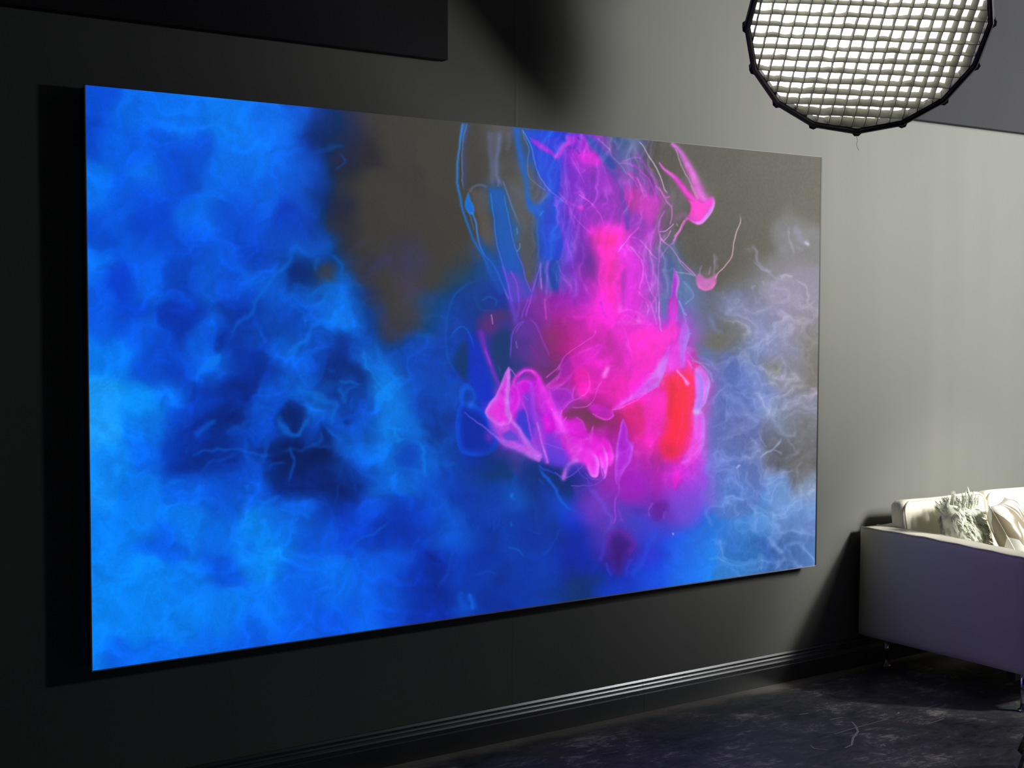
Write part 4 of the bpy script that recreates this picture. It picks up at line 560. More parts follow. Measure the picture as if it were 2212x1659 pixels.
    # ---- pale smoke at right
    for pts, w, col, a in ((F(740,660,780,740,800,800,860,870,950,930,1020,920), 5, (168,164,190), .55), (F(760,800,850,870,910,860), 3.4, (175,172,195), .6), (F(740,760,730,700), 10, (140,138,150), .4), (F(1000,540,1010,640,1040,790), 4, (182,178,190), .5), (F(1040,570,1090,610,1120,690), 11, (165,162,190), .5), (F(950,640,990,600), 12, (145,146,155), .4),
        (F(950,920,1000,910,1050,930), 6, (196,190,210), .75), (F(1040,940,1120,990,1140,1060,1150,1130,1215,1090), 4, (182,178,186), .65), (F(810,940,830,990), 3.4, (180,175,195), .6), (F(880,1060,930,1010,1000,1040,1000,1090,930,1110,880,1080), 6, (178,172,198), .6), (F(730,1040,770,1000), 4, (165,165,190), .5), (F(900,1180,960,1200,1000,1250,1050,1330), 7, (168,162,192), .6),
        (F(860,1150,800,1160,740,1130), 5, (160,160,190), .5), (F(1050,1250,1100,1230,1160,1240,1200,1260), 6, (165,160,178), .55), (F(870,1560,880,1510,930,1500,980,1540,990,1600,960,1640,900,1650,860,1610), 7, (168,162,198), .7), (F(700,1310,760,1300,860,1330,870,1370,860,1450,830,1510), 5, (165,166,212), .6), (F(560,1120,620,1050,700,1030), 13, (140,150,195), .4),
        (F(430,1190,480,1280,530,1350), 7, (132,142,196), .5), (F(590,1200,680,1230,760,1250,850,1240), 6, (150,152,190), .5), (F(960,1170,1000,1230,940,1290), 6, (160,156,188), .5), (F(1030,1310,1050,1340), 4, (165,160,180), .5), (F(650,1180,720,1170,800,1190,880,1170), 6, (155,156,190), .5), (F(1030,1420,1010,1500), 4, (150,148,165), .5), (F(640,1600,670,1550,760,1540), 5, (150,160,210), .5),
        (F(340,1500,420,1530,480,1560,520,1640), 5, (125,130,210), .6), (F(230,1090,260,1180,300,1250), 6, (125,135,210), .5), (F(240,950,300,1020,310,1080), 7, (120,140,190), .4), (F(310,1480,400,1520), 5, (120,120,215), .6), (F(470,740,475,880), 5, (165,150,170), .4), (F(1040,690,1080,720,1110,700), 5, (160,158,175), .4),
        (G(730,170,800,170,830,230,850,280,880,340), 5, (165,176,208), .6), (G(900,260,890,350,920,430,970,470,1040,460,1080,400), 6, (152,162,194), .6), (G(950,480,900,540,850,600,800,640), 5, (166,178,214), .75), (G(980,480,1020,520,1060,600), 4, (145,150,175), .5), (G(880,570,940,590,960,600), 4, (160,165,195), .6), (G(790,420,810,510,840,570), 4, (150,156,192), .5),
        (G(640,670,660,690,680,660), 3.4, (170,185,228), .8), (G(730,480,780,560,790,600), 5, (140,150,195), .5), (G(720,690,710,800,760,900,770,960), 5, (140,166,226), .5), (G(860,850,900,810,970,820,1000,880), 8, (148,182,232), .6), (G(620,940,640,1050), 5, (122,162,226), .6), (G(770,970,760,1080,730,1170), 6, (126,162,226), .5), (G(860,1180,920,1260,985,1340), 9, (122,162,226), .7),
        (G(985,1340,930,1390,918,1425), 5, (130,165,225), .6), (G(410,1000,440,1070,490,1140), 7, (112,142,230), .5), (G(520,1180,520,1300,580,1370), 5, (110,160,225), .45), (G(1180,120,1210,200), 8, (192,174,198), .6), (G(1190,840,1150,910), 7, (165,190,222), .6), (G(1110,180,1130,220,1200,190), 5, (175,160,180), .5), (G(1080,1090,1085,1280), 18, (110,150,215), .35),
        (G(470,560,520,650,600,680), 6, (120,140,225), .5), (G(540,230,580,330,600,390), 5, (120,135,195), .5), (G(480,260,500,330), 6, (110,125,190), .5), (G(700,760,640,720,600,640), 5, (120,150,220), .4), (G(430,640,440,730,500,800), 6, (115,130,230), .5), (G(560,950,540,860,600,800), 6, (110,150,225), .4), (G(860,700,850,780), 4, (150,160,200), .5), (G(690,600,760,640), 4, (150,155,195), .4),
        (G(1100,650,1080,760,1110,830), 5, (150,150,160), .4), (G(960,640,1040,600,1100,560), 5, (150,152,170), .4), (G(420,1350,500,1350,560,1380), 4, (110,165,225), .4), (G(760,1330,810,1360,820,1430), 5, (110,155,215), .5), (G(800,110,880,100,960,140), 5, (165,165,195), .5), (G(430,0,470,80), 4, (150,155,215), .6), (G(960,960,1080,980), 6, (130,165,220), .4), (G(880,20,940,60,990,20), 6, (165,158,190), .5)):
        st(pts, w*1.15, col, a*.8, fade=(.2, .2))
    po(G(880,770,950,740,1020,790,1060,870,1100,960,1000,980,900,950,860,860), (116,156,216), .45, 10)
    bl(F(905,1575), 10, 11, (128,126,120), .7); bl(F(1145,670), 4, 5, (212,206,206), .8); bl(F(500,1420), 14, 40, (112,110,96), .4); bl(G(890,680), 22, 12, (92,88,96), .4, -.4); bl(G(1060,770), 20, 16, (98,96,100), .4); bl(G(800,1230), 26, 14, (52,90,165), .4); bl(G(1000,1390), 20, 10, (62,96,160), .4)
    for x, y in ((1452,1152),(1600,1003),(1741,520)): c.blob(x, y, 2.5, 2.5, (190,205,240), .8)


def rbf(X, Y, pts, sig):
    num = 0; den = 0
    for p in pts:
        w = np.exp(-((X-p[0])**2+(Y-p[1])**2)/(2*sig*sig))+1e-9/(1+((X-p[0])**2+(Y-p[1])**2)/1e4)
        num = num+w[..., None]*np.array(p[2:5], float); den = den+w
    return num/den[..., None]

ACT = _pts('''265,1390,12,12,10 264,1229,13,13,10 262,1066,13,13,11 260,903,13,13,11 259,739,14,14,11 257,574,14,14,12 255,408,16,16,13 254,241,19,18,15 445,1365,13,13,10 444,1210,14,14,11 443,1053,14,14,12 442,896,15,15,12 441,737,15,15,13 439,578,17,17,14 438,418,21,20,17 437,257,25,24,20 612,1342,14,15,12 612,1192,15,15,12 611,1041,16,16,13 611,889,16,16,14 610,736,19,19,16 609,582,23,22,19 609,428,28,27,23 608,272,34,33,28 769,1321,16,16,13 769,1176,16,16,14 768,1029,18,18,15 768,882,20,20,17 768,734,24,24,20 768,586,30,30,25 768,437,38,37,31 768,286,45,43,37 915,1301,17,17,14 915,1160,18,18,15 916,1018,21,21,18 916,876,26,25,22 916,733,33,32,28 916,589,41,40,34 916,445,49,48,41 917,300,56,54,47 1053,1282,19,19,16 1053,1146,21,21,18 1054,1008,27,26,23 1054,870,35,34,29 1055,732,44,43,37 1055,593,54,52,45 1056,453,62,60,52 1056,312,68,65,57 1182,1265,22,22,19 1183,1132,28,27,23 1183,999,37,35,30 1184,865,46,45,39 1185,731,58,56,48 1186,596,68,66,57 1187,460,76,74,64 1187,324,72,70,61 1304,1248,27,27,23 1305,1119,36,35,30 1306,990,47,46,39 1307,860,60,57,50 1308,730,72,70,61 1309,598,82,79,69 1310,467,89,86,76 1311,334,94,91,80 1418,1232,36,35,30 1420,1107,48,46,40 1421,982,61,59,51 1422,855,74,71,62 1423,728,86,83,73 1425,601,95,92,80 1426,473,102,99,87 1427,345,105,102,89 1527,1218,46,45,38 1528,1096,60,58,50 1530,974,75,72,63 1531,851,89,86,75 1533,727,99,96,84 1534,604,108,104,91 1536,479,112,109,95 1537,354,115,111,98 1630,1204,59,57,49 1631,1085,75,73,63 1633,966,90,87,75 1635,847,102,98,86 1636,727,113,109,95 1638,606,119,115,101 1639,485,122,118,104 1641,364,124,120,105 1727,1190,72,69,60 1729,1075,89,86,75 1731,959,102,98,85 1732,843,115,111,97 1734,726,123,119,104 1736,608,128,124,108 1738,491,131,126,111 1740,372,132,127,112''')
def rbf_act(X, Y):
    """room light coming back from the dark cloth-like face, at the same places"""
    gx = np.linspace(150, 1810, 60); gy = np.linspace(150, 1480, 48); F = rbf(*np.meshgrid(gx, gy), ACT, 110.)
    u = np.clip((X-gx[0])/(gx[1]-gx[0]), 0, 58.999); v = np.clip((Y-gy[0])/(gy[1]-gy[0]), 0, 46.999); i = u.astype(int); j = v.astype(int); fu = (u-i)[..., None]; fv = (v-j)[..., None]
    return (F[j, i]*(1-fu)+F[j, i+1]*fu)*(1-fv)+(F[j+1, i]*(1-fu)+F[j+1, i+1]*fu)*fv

def lin2srgb(c):
    c = np.clip(c, 0, 1)
    return 255*np.where(c <= .0031308, c*12.92, 1.055*c**(1/2.4)-.055)

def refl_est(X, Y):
    """reflected room light plus the grey glow that stands in for the rest"""
    return lin2srgb(srgb2lin(rbf_act(X, Y))*REFK+np.array(GREY_FILL))

class Canvas:
    def __init__(self, X, Y, img):
        self.X, self.Y = X.ravel(), Y.ravel(); self.shape = X.shape; self.X0, self.Y0 = self.X, self.Y; self.ws = 1.; self.I = img.reshape(-1, 3).astype(float)
    def warp(self, big, small):
        x, y = self.X0, self.Y0
        self.X = x+big*fbm(x/55., y/55., 201, 2)*1.6+small*gnoise(x/15., y/15., 207)*1.6
        self.Y = y+big*fbm(x/55.+9, y/55.+3, 211, 2)*1.6+small*gnoise(x/15.+5, y/15., 217)*1.6
    def box(self, x0, y0, x1, y1):
        return np.nonzero((self.X > x0) & (self.X < x1) & (self.Y > y0) & (self.Y < y1))[0]
    def mix(self, ix, col, a):
        self.I[ix] += (np.asarray(col, float)-self.I[ix])*np.clip(a, 0, 1)[:, None]
    def dist(self, S, ix):
        """distance to polyline, arclength parameter 0..1, side sign"""
        x = self.X[ix]; y = self.Y[ix]
        best = np.full(len(ix), 1e9); par = np.zeros(len(ix)); sg = np.ones(len(ix))
        L = np.concatenate([[0], np.cumsum(np.hypot(*np.diff(S[:, :2], axis=0).T))]); L /= max(L[-1], 1e-6)
        for i in range(len(S)-1):
            ax, ay = S[i, :2]; bx, by = S[i+1, :2]; dx, dy = bx-ax, by-ay; l2 = dx*dx+dy*dy+1e-9
            t = np.clip(((x-ax)*dx+(y-ay)*dy)/l2, 0, 1)
            ex = x-ax-t*dx; ey = y-ay-t*dy; dd = ex*ex+ey*ey
            m = dd < best
            best[m] = dd[m]; par[m] = (L[i]+(L[i+1]-L[i])*t)[m]; sg[m] = np.sign(dx*ey-dy*ex)[m]
        return np.sqrt(best), par, sg
    def stroke(self, pts, w, col, a=.8, col2=None, taper=(1, 1), fade=(0, 0), veil=0, va=.5, vcol=None):
        """soft line; veil>0: a film that fades away to the left of travel (right if <0)"""
        w = w*self.ws if w < 8 else w; S = spline(pts); m = max(w*2.6, abs(veil)*2.4)+2
        ix = self.box(S[:, 0].min()-m, S[:, 1].min()-m, S[:, 0].max()+m, S[:, 1].max()+m)
        if not len(ix): return
        d, t, sg = self.dist(S, ix)
        ww = w*(taper[0]+(taper[1]-taper[0])*t)
        al = a*np.ones_like(t)
        if fade[0]: al = al*sm(0, fade[0], t)
        if fade[1]: al = al*sm(0, fade[1], 1-t)
        c = np.array(col, float)
        C = c+(np.array(col2 if col2 else col, float)-c)*t[:, None]
        if veil:
            inside = (sg*np.sign(veil)) > 0
            v = np.where(inside, np.exp(-(d/abs(veil))**1.3), np.exp(-(d/1.6)**2))*va*al/max(a, 1e-3)
            self.mix(ix, np.array(vcol, float) if vcol else C, v)
        self.mix(ix, C, al*np.exp(-(d/np.maximum(ww*.62, .5))**2))
    def poly(self, pts, col, a=.9, soft=5., edge=None, ea=.6, ew=6., core=None, ca=.0, cw=20., lit=None, open_=False):
        """soft closed shape; edge = colour along its rim, core = colour inside, lit=(dx,dy) rim only on that side"""
        S = spline(list(pts)+[pts[0]]) ; m = soft*3+ew
        ix = self.box(S[:, 0].min()-m, S[:, 1].min()-m, S[:, 0].max()+m, S[:, 1].max()+m)
        if not len(ix): return
        d, t, sg = self.dist(S, ix)
        x = self.X[ix]; y = self.Y[ix]; ins = np.zeros(len(ix), bool)
        for i in range(len(S)-1):
            ax, ay = S[i, :2]; bx, by = S[i+1, :2]
            if ay == by: continue
            c = ((ay > y) != (by > y)) & (x < (bx-ax)*(y-ay)/(by-ay)+ax); ins ^= c
        sd = np.where(ins, d, -d)
        al = a*sm(-soft, soft, sd)
        self.mix(ix, col, al)
        if core is not None: self.mix(ix, core, ca*sm(0, cw, sd))
        if edge is not None:
            e = ea*np.exp(-(sd/ew)**2)*np.where(ins, 1, np.exp(-(sd/2.)**2))
            if lit is not None:
                cx, cy = S[:, 0].mean(), S[:, 1].mean()
                k = ((x-cx)*lit[0]+(y-cy)*lit[1])/(np.hypot(x-cx, y-cy)+1e-3)
                e = e*sm(-.2, .7, k)
            self.mix(ix, edge, e)
    def blob(self, x, y, rx, ry, col, a=.8, rot=0., p=2.):
        m = max(rx, ry)*2.3
        ix = self.box(x-m, y-m, x+m, y+m)
        c, s = math.cos(rot), math.sin(rot)
        dx = self.X[ix]-x; dy = self.Y[ix]-y
        u = (dx*c+dy*s)/rx; v = (-dx*s+dy*c)/ry
        self.mix(ix, col, a*np.exp(-((u*u+v*v)**(p/2))))

def paint(X, Y):
    """observed display colour (0..255) at traced positions X, Y"""
    H, W_ = X.shape
    # slow colour field on a coarse copy, looked up through a turbulent warp
    gx = np.arange(150, 1812, 8.); gy = np.arange(150, 1480, 8.)
    GX, GY = np.meshgrid(gx, gy)
    REF = refl_est(GX, GY)
    pts = []
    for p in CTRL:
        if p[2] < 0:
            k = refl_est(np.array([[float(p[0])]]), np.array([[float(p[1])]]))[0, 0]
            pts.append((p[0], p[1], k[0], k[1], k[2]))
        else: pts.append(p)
    base = rbf(GX, GY, pts, 21.)
    def look(F, x, y):
        u = np.clip((x-gx[0])/8., 0, len(gx)-1.001); v = np.clip((y-gy[0])/8., 0, len(gy)-1.001)
        i = u.astype(int); j = v.astype(int); fu = (u-i)[..., None]; fv = (v-j)[..., None]
        return (F[j, i]*(1-fu)+F[j, i+1]*fu)*(1-fv)+(F[j+1, i]*(1-fu)+F[j+1, i+1]*fu)*fv
    n1 = fbm(X/95., Y/95., 11, 4); n2 = fbm(X/95.+40, Y/95.+7, 23, 4)
    calm = np.exp(-(((X-1330)/200)**2+((Y-760)/330)**2))       # ink keeps its own outlines
    amp = 20*(1-.75*calm)
    img = look(base, X+n1*amp, Y+n2*amp)
    ref = look(REF, X, Y)
    # smoke grain: soft fbm and folded wisps where there is smoke light
    ex = np.clip((img[..., 2]-ref[..., 2])/90., 0, 1)
    wx, wy = X+n1*60, Y+n2*60
    bl = np.exp(-(((X-650)/330)**2+((Y-880)/330)**2))
    lum = 1+.10*fbm(wx/60., wy/60., 5, 3)
    wisp = ridge(wx/130., wy/110., 71, 3)-.75
    right = sm(1500, 1580, X)
    left = 1-sm(950, 1080, X)
    lum = lum+np.clip(wisp, -.4, 1.2)*(.07*left+.15*left*bl)
    img = img*(1+(lum-1)*ex*(1-.8*calm))[..., None]
    wr = ridge((X+n1*80)/120., (Y+n2*80)/100., 91, 3, .6, 8.)-.6
    amt = right*sm(560, 700, Y+.25*(1700-X))*np.clip(.25+ex, 0, 1)
    cv = Canvas(X, Y, img)
    shapes(cv)
    img = cv.I.reshape(H, W_, 3)
    amt = amt*(1-sm(150, 200, img[..., 0])*sm(20, 80, img[..., 0]-img[..., 1]))
    img = img+(np.clip(wr, -.35, 1.2)*amt)[..., None]*np.array([25, 25, 26.])
    # threads hanging from the top edge and folds inside the ink
    top = sm(1130, 1190, X)*(1-sm(1400, 1470, X-.12*(Y-300)))*(1-sm(600, 690, Y))
    th = ridge((X+n1*26+.10*(Y-300))/34., (Y+n2*30)/210., 301, 2, .6, 8.)-.62
    img = img+(th*top)[..., None]*np.array([26, 24, 22.])
    ink = sm(120, 200, img[..., 0])*sm(90, 150, img[..., 2])*sm(30, 110, img[..., 0]-img[..., 1])*(1-right)
    fo = ridge((X+n1*95)/85., (Y+n2*95)/120., 331, 3, .55, 6.)-.72; sw = fbm((X+n2*70)/70., (Y+n1*70)/90., 341, 3)
    img = img*(1+(ink*.13*sw)[..., None])+(ink*np.clip(fo, -.5, 1))[..., None]*np.array([10, 20, 12.])
    return np.clip(img, 0, 255), ref

def srgb2lin(c):
    c = np.clip(c/255., 0, 1)
    return np.where(c <= .04045, c/12.92, ((c+.055)/1.055)**2.4)


PIC_X0, PIC_X1, PIC_Z0, PIC_Z1, PIC_Y = 0., 3.224, .517, 2.317, -.063
def make_display():
    t = thing('led_display', 'huge wall-mounted screen showing blue smoke and pink ink', 'screen', (PIC_X0, 0, PIC_Z0))
    w, h = PIC_X1-PIC_X0, PIC_Z1-PIC_Z0
    blk = mat('black_housing', (.008, .008, .009), .55)
    obj('housing', box_bm(.002, w-.002, PIC_Y+.004, -.001, .002, h-.002, .002, 1), blk, t)
    NX, NY = 1121, 631
    u = np.linspace(0, 1, NX); v = np.linspace(0, 1, NY); U, V = np.meshgrid(u, v)
    Hm = homography(); q = Hm[2, 0]*U+Hm[2, 1]*V+Hm[2, 2]
    PX = (Hm[0, 0]*U+Hm[0, 1]*V+Hm[0, 2])/q; PY = (Hm[1, 0]*U+Hm[1, 1]*V+Hm[1, 2])/q
    img, ref = paint(PX, PY)
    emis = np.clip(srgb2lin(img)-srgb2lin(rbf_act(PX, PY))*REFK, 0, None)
    me = bpy.data.meshes.new('picture')
    co = np.empty((NX*NY, 3), np.float32); co[:, 0] = (U*w).ravel(); co[:, 1] = PIC_Y; co[:, 2] = (V*h).ravel()
    i = np.arange(NX-1)[None, :]+NX*np.arange(NY-1)[:, None]
    quads = np.stack([i, i+1, i+NX+1, i+NX], -1).reshape(-1).astype(np.int32); nf = (NX-1)*(NY-1)
    me.vertices.add(NX*NY); me.vertices.foreach_set('co', co.ravel())
    me.loops.add(nf*4); me.loops.foreach_set('vertex_index', quads)
    me.polygons.add(nf); me.polygons.foreach_set('loop_start', np.arange(0, nf*4, 4, dtype=np.int32))
    at = me.attributes.new('shown', 'FLOAT_COLOR', 'POINT')
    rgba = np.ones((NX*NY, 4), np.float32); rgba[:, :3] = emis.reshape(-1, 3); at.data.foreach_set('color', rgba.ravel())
    me.update()
    m = bpy.data.materials.new('led_picture'); m.use_nodes = True; nt = m.node_tree; b = nt.nodes['Principled BSDF']; N = nt.nodes.new; L = nt.links.new
    a = N('ShaderNodeAttribute'); a.attribute_name = 'shown'
    tc = N('ShaderNodeTexCoord'); nz = N('ShaderNodeTexNoise'); nz.inputs['Scale'].default_value = 260; nz.inputs['Detail'].default_value = 2; L(tc.outputs['Object'], nz.inputs['Vector'])
    mr = N('ShaderNodeMapRange'); mr.inputs['From Min'].default_value = .25; mr.inputs['From Max'].default_value = .75; mr.inputs['To Min'].default_value = .90; mr.inputs['To Max'].default_value = 1.10; L(nz.outputs['Fac'], mr.inputs['Value'])
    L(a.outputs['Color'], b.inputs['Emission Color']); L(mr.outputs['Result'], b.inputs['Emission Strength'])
    n3 = N('ShaderNodeTexNoise'); n3.inputs['Scale'].default_value = 90; n3.inputs['Detail'].default_value = 4; L(tc.outputs['Object'], n3.inputs['Vector'])
    cr = N('ShaderNodeValToRGB'); cr.color_ramp.elements[0].position = .3; cr.color_ramp.elements[0].color = (.078, .074, .060, 1); cr.color_ramp.elements[1].position = .7; cr.color_ramp.elements[1].color = (.097, .092, .076, 1); L(n3.outputs['Fac'], cr.inputs['Fac'])
    L(cr.outputs['Color'], b.inputs['Base Color']); b.inputs['Roughness'].default_value = .75; b.inputs['Specular IOR Level'].default_value = .2
    m.cycles.emission_sampling = 'NONE'
    me.materials.append(m)
    obj('picture', me, None, t)
    al = mat('pale_edge_trim', (.52, .52, .55), .4)
    obj('edge_trim', box_bm(-.003, w+.003, PIC_Y-.001, PIC_Y+.010, -.004, 0), al, t)
    obj('edge_trim', box_bm(-.003, 0, PIC_Y-.001, PIC_Y+.010, 0, h), al, t)
    obj('edge_trim', box_bm(-.003, w+.003, PIC_Y-.0005, PIC_Y+.010, h, h+.002), mat('dark_trim', (.10, .11, .11), .5), t)
    obj('side_bezel', box_bm(w, w+.008, PIC_Y-.001, PIC_Y+.020, 0, h), blk, t)
    return t
make_display()

# ================================================================ softbox with honeycomb
def make_softbox():
    R_ = .4311; n16 = 16
    ctr = Vector((2.4803, -.9589, 2.6443))
    nrm = Vector((-.5218028, -.6058412, -.6005650)); u = Vector((-.7530702, .6578738, -.0093460)); v = Vector((.4007581, .4473908, -.7995213))
    t = thing('round_softbox', 'large round black softbox with a glowing honeycomb grid front', 'studio light', ctr)
    M = Matrix((u, v, nrm)).transposed().to_4x4()      # local x=u, y=v (down in view), z = facing direction
    t.matrix_world = Matrix.Translation(ctr) @ M
    ph = 6.27571926
    fab = mat('black_softbox_nylon', (.012, .012, .014), .55, bump=.3, bscale=90)
    silver = mat('silver_lining', (.75, .75, .74), .35, .3)
    # rim band: sixteen straight sides, front lip bent inwards
    ring = lambda r, z: (r, z)
    s = 1/math.cos(math.pi/16)
    b = lathe_bm([(R_*.955, -.004), (R_*.965, .004), (R_*.985, .007), (R_, .002), (R_*1.0, -.03), (R_*.985, -.05), (R_*.95, -.05), (R_*.95, -.004), (R_*.955, -.004)], n16, ph)
    obj('rim_band', b, fab, t)
    sh = lathe_bm([(R_*.99, -.045), (R_*.93, -.13), (R_*.78, -.22), (R_*.52, -.30), (.10, -.36)], n16, ph); obj('outer_shell', sh, fab, t)
    sh = lathe_bm([(R_*.975, -.048), (R_*.915, -.13), (R_*.765, -.215), (R_*.505, -.295), (.09, -.352)], n16, ph); obj('silver_lining', sh, silver, t)
    for k in range(n16):
        a = ph+2*math.pi*k/n16
        p = Vector((math.cos(a)*R_*1.0, math.sin(a)*R_*1.0, -.012)); o_ = Vector((math.cos(a), math.sin(a), 0)); tt = Vector((-math.sin(a), math.cos(a), 0))
        b = bmesh.new()
        prof = [(-.018, -.006), (-.008, .006), (.008, .006), (.018, -.006)]
        lo = [b.verts.new(p+tt*x+o_*y+Vector((0, 0, -.020))) for x, y in prof]; hi = [b.verts.new(p+tt*x+o_*y+Vector((0, 0, .016))) for x, y in prof]
        for i in range(4): b.faces.new((lo[i], lo[(i+1) % 4], hi[(i+1) % 4], hi[i]))
        b.faces.new(lo[::-1]); b.faces.new(hi)
        obj('rod_pocket', b, fab, t)
        r = tube_bm([p*1., Vector((math.cos(a)*R_*.93, math.sin(a)*R_*.93, -.128)), Vector((math.cos(a)*R_*.78, math.sin(a)*R_*.78, -.222)), Vector((math.cos(a)*R_*.52, math.sin(a)*R_*.52, -.303)), Vector((math.cos(a)*.095, math.sin(a)*.095, -.365))], .004, 6)
        obj('rod', r, mat('steel_rod', (.25, .25, .26), .4, .8), t)
    # diffuser cloth: the surface that gives off the light
    DZ = -.047
    dif = lathe_bm([(R_*.955, DZ-.002), (R_*.7, DZ-.006), (R_*.4, DZ-.008), (.02, DZ-.009), (.001, DZ-.009)], 48, ph)
    obj('diffuser_cloth', dif, mat('glowing_diffuser', (.8, .8, .78), .8, emit=(1., .985, .945), estr=2.2), t, True)
    # honeycomb cloth strips
    gm = mat('grid_cloth', (.36, .36, .30), .85, spec=.2, var=.12, vscale=30)
    cell = .0432; zf, zb = -.006, -.006-.034; Rin = R_*.962
    rs = random.Random(5)
    def chord(off, ang):
        return math.sqrt(max(0, Rin*Rin-off*off))
    def strip(name, off, ang, amp):
        d = Vector((math.cos(ang), math.sin(ang), 0)); nn = Vector((-d.y, d.x, 0)); L = chord(off, ang)
        if L < .05: return
        m = max(6, int(2*L/(cell/4))); b = bmesh.new(); rows = []
        seg = [rs.uniform(-1, 1) for _ in range(80)]
        for i in range(m+1):
            s_ = -L+2*L*i/m
            cph = s_/cell; wv = math.sin(math.pi*(cph % 1.))*seg[int(math.floor(cph)) % 80]*amp
            bend = -max(0, off/Rin)**3*.022
            q = nn*(off+wv*.35)+d*s_
            q2 = nn*(off+wv*1.2+bend)+d*s_
            rows.append((b.verts.new(q+Vector((0, 0, zf))), b.verts.new((q+q2)/2+nn*wv*.4+Vector((0, 0, (zf+zb)/2))), b.verts.new(q2+Vector((0, 0, zb)))))
        for a, c in zip(rows, rows[1:]):
            b.faces.new((a[0], c[0], c[1], a[1])); b.faces.new((a[1], c[1], c[2], a[2]))
        o = obj(name, b, gm, t); md = o.modifiers.new('cloth', 'SOLIDIFY'); md.thickness = .0022; md.offset = 0
    k = -10
    for k in range(-11, 12):
        strip('grid_strip', (k+.35)*cell, GA, .0045)
    for k in range(-11, 12):
        strip('grid_strip', (k+.1)*cell, GB, .0022)
    # mount: speed ring, lamp head, yoke and drop pole to the ceiling
    dk = mat('black_lamp_housing', (.02, .02, .021), .45)
    obj('speed_ring', lathe_bm([(.085, -.345), (.112, -.345), (.112, -.385), (.085, -.385), (.085, -.345)], 32), dk, t)
    obj('lamp_head', lathe_bm([(.001, -.38), (.075, -.38), (.08, -.39), (.08, -.56), (.07, -.575), (.001, -.575)], 32), dk, t, True)
    inv = t.matrix_world.inverted()
    jw = t.matrix_world @ Vector((0, 0, -.47))
    w2l = lambda p: inv @ Vector(p)
    b = tube_bm([w2l(jw+Vector((0, .09, 0)) ), w2l(jw+Vector((0, .11, .0))), w2l(jw+Vector((0, .11, .14))), w2l(jw+Vector((0, 0, .17))), w2l(jw+Vector((0, -.11, .14))), w2l(jw+Vector((0, -.11, 0))), w2l(jw+Vector((0, -.09, 0)))], .012, 8)
    obj('yoke', b, dk, t)
    obj('drop_pole', tube_bm([w2l(jw+Vector((0, 0, .16))), w2l((jw.x, jw.y, ZC-.012))], .016, 12), dk, t)
    pl = bmesh.new(); tube_bm([w2l((jw.x, jw.y, ZC-.013)), w2l((jw.x, jw.y, ZC-.001))], .07, 20, pl); obj('ceiling_plate', pl, dk, t)
    # loose thread under the lowest corner
    a = ph+2*math.pi*4/16; base = t.matrix_world @ Vector((math.cos(a)*R_*1.02, math.sin(a)*R_*1.02, 0))
    th = [base+Vector((.004*math.sin(i*1.1)+.0016*i, 0, -.0075*i)) for i in range(8)]
    obj('loose_thread', tube_bm([w2l(p) for p in th], .0007, 5), mat('thread', (.10, .09, .07), .8), t)
    return t
GA, GB = math.radians(-4), math.radians(80)
make_softbox()

# ================================================================ sofa
M_LEA = mat('cream_leather', (.86, .82, .70), .42, spec=.4, bump=.10, bscale=140, var=.03)
M_CHR = mat('chrome', (.75, .76, .78), .08, 1.)
def soft_box_bm(sx, sy, sz, r, cuts=9, puff=0., puff_ax=1, wob=0., seed=1):
    """rounded cushion: centre at origin, full sizes, edge radius r, faces swelling by puff along an axis"""
    b = bmesh.new(); bmesh.ops.create_cube(b, size=2.)
    bmesh.ops.subdivide_edges(b, edges=b.edges[:], cuts=cuts, use_grid_fill=True)
    rn = random.Random(seed); ph = [rn.uniform(0, 6) for _ in range(6)]
    H = (sx/2, sy/2, sz/2)
    for v in b.verts:
        p = [v.co[i] for i in range(3)]
        # move subdivision lines towards the edges so that the radius is resolved
        p = [math.copysign(abs(c)**.6, c) for c in p]
        q = [p[i]*H[i] for i in range(3)]
        inner = [max(-(H[i]-r), min(H[i]-r, q[i])) for i in range(3)]
        d = Vector([q[i]-inner[i] for i in range(3)])
        if d.length > 1e-9:
            m = max(abs(c) for c in d); d = d.normalized()*m
        q = Vector(inner)+d
        if puff:
            a_, c_ = [i for i in range(3) if i != puff_ax]
            k = (1-abs(p[a_])**2.4)*(1-abs(p[c_])**2.4); q[puff_ax] += math.copysign(puff*k, q[puff_ax]) if abs(q[puff_ax]) > 1e-4 else 0
        if wob:
            q += Vector((math.sin(9*q.z+ph[0]+5*q.x), math.sin(7*q.x+ph[1]+6*q.z), math.sin(11*q.x+ph[2]+4*q.y)))*wob
        v.co = q
    return b

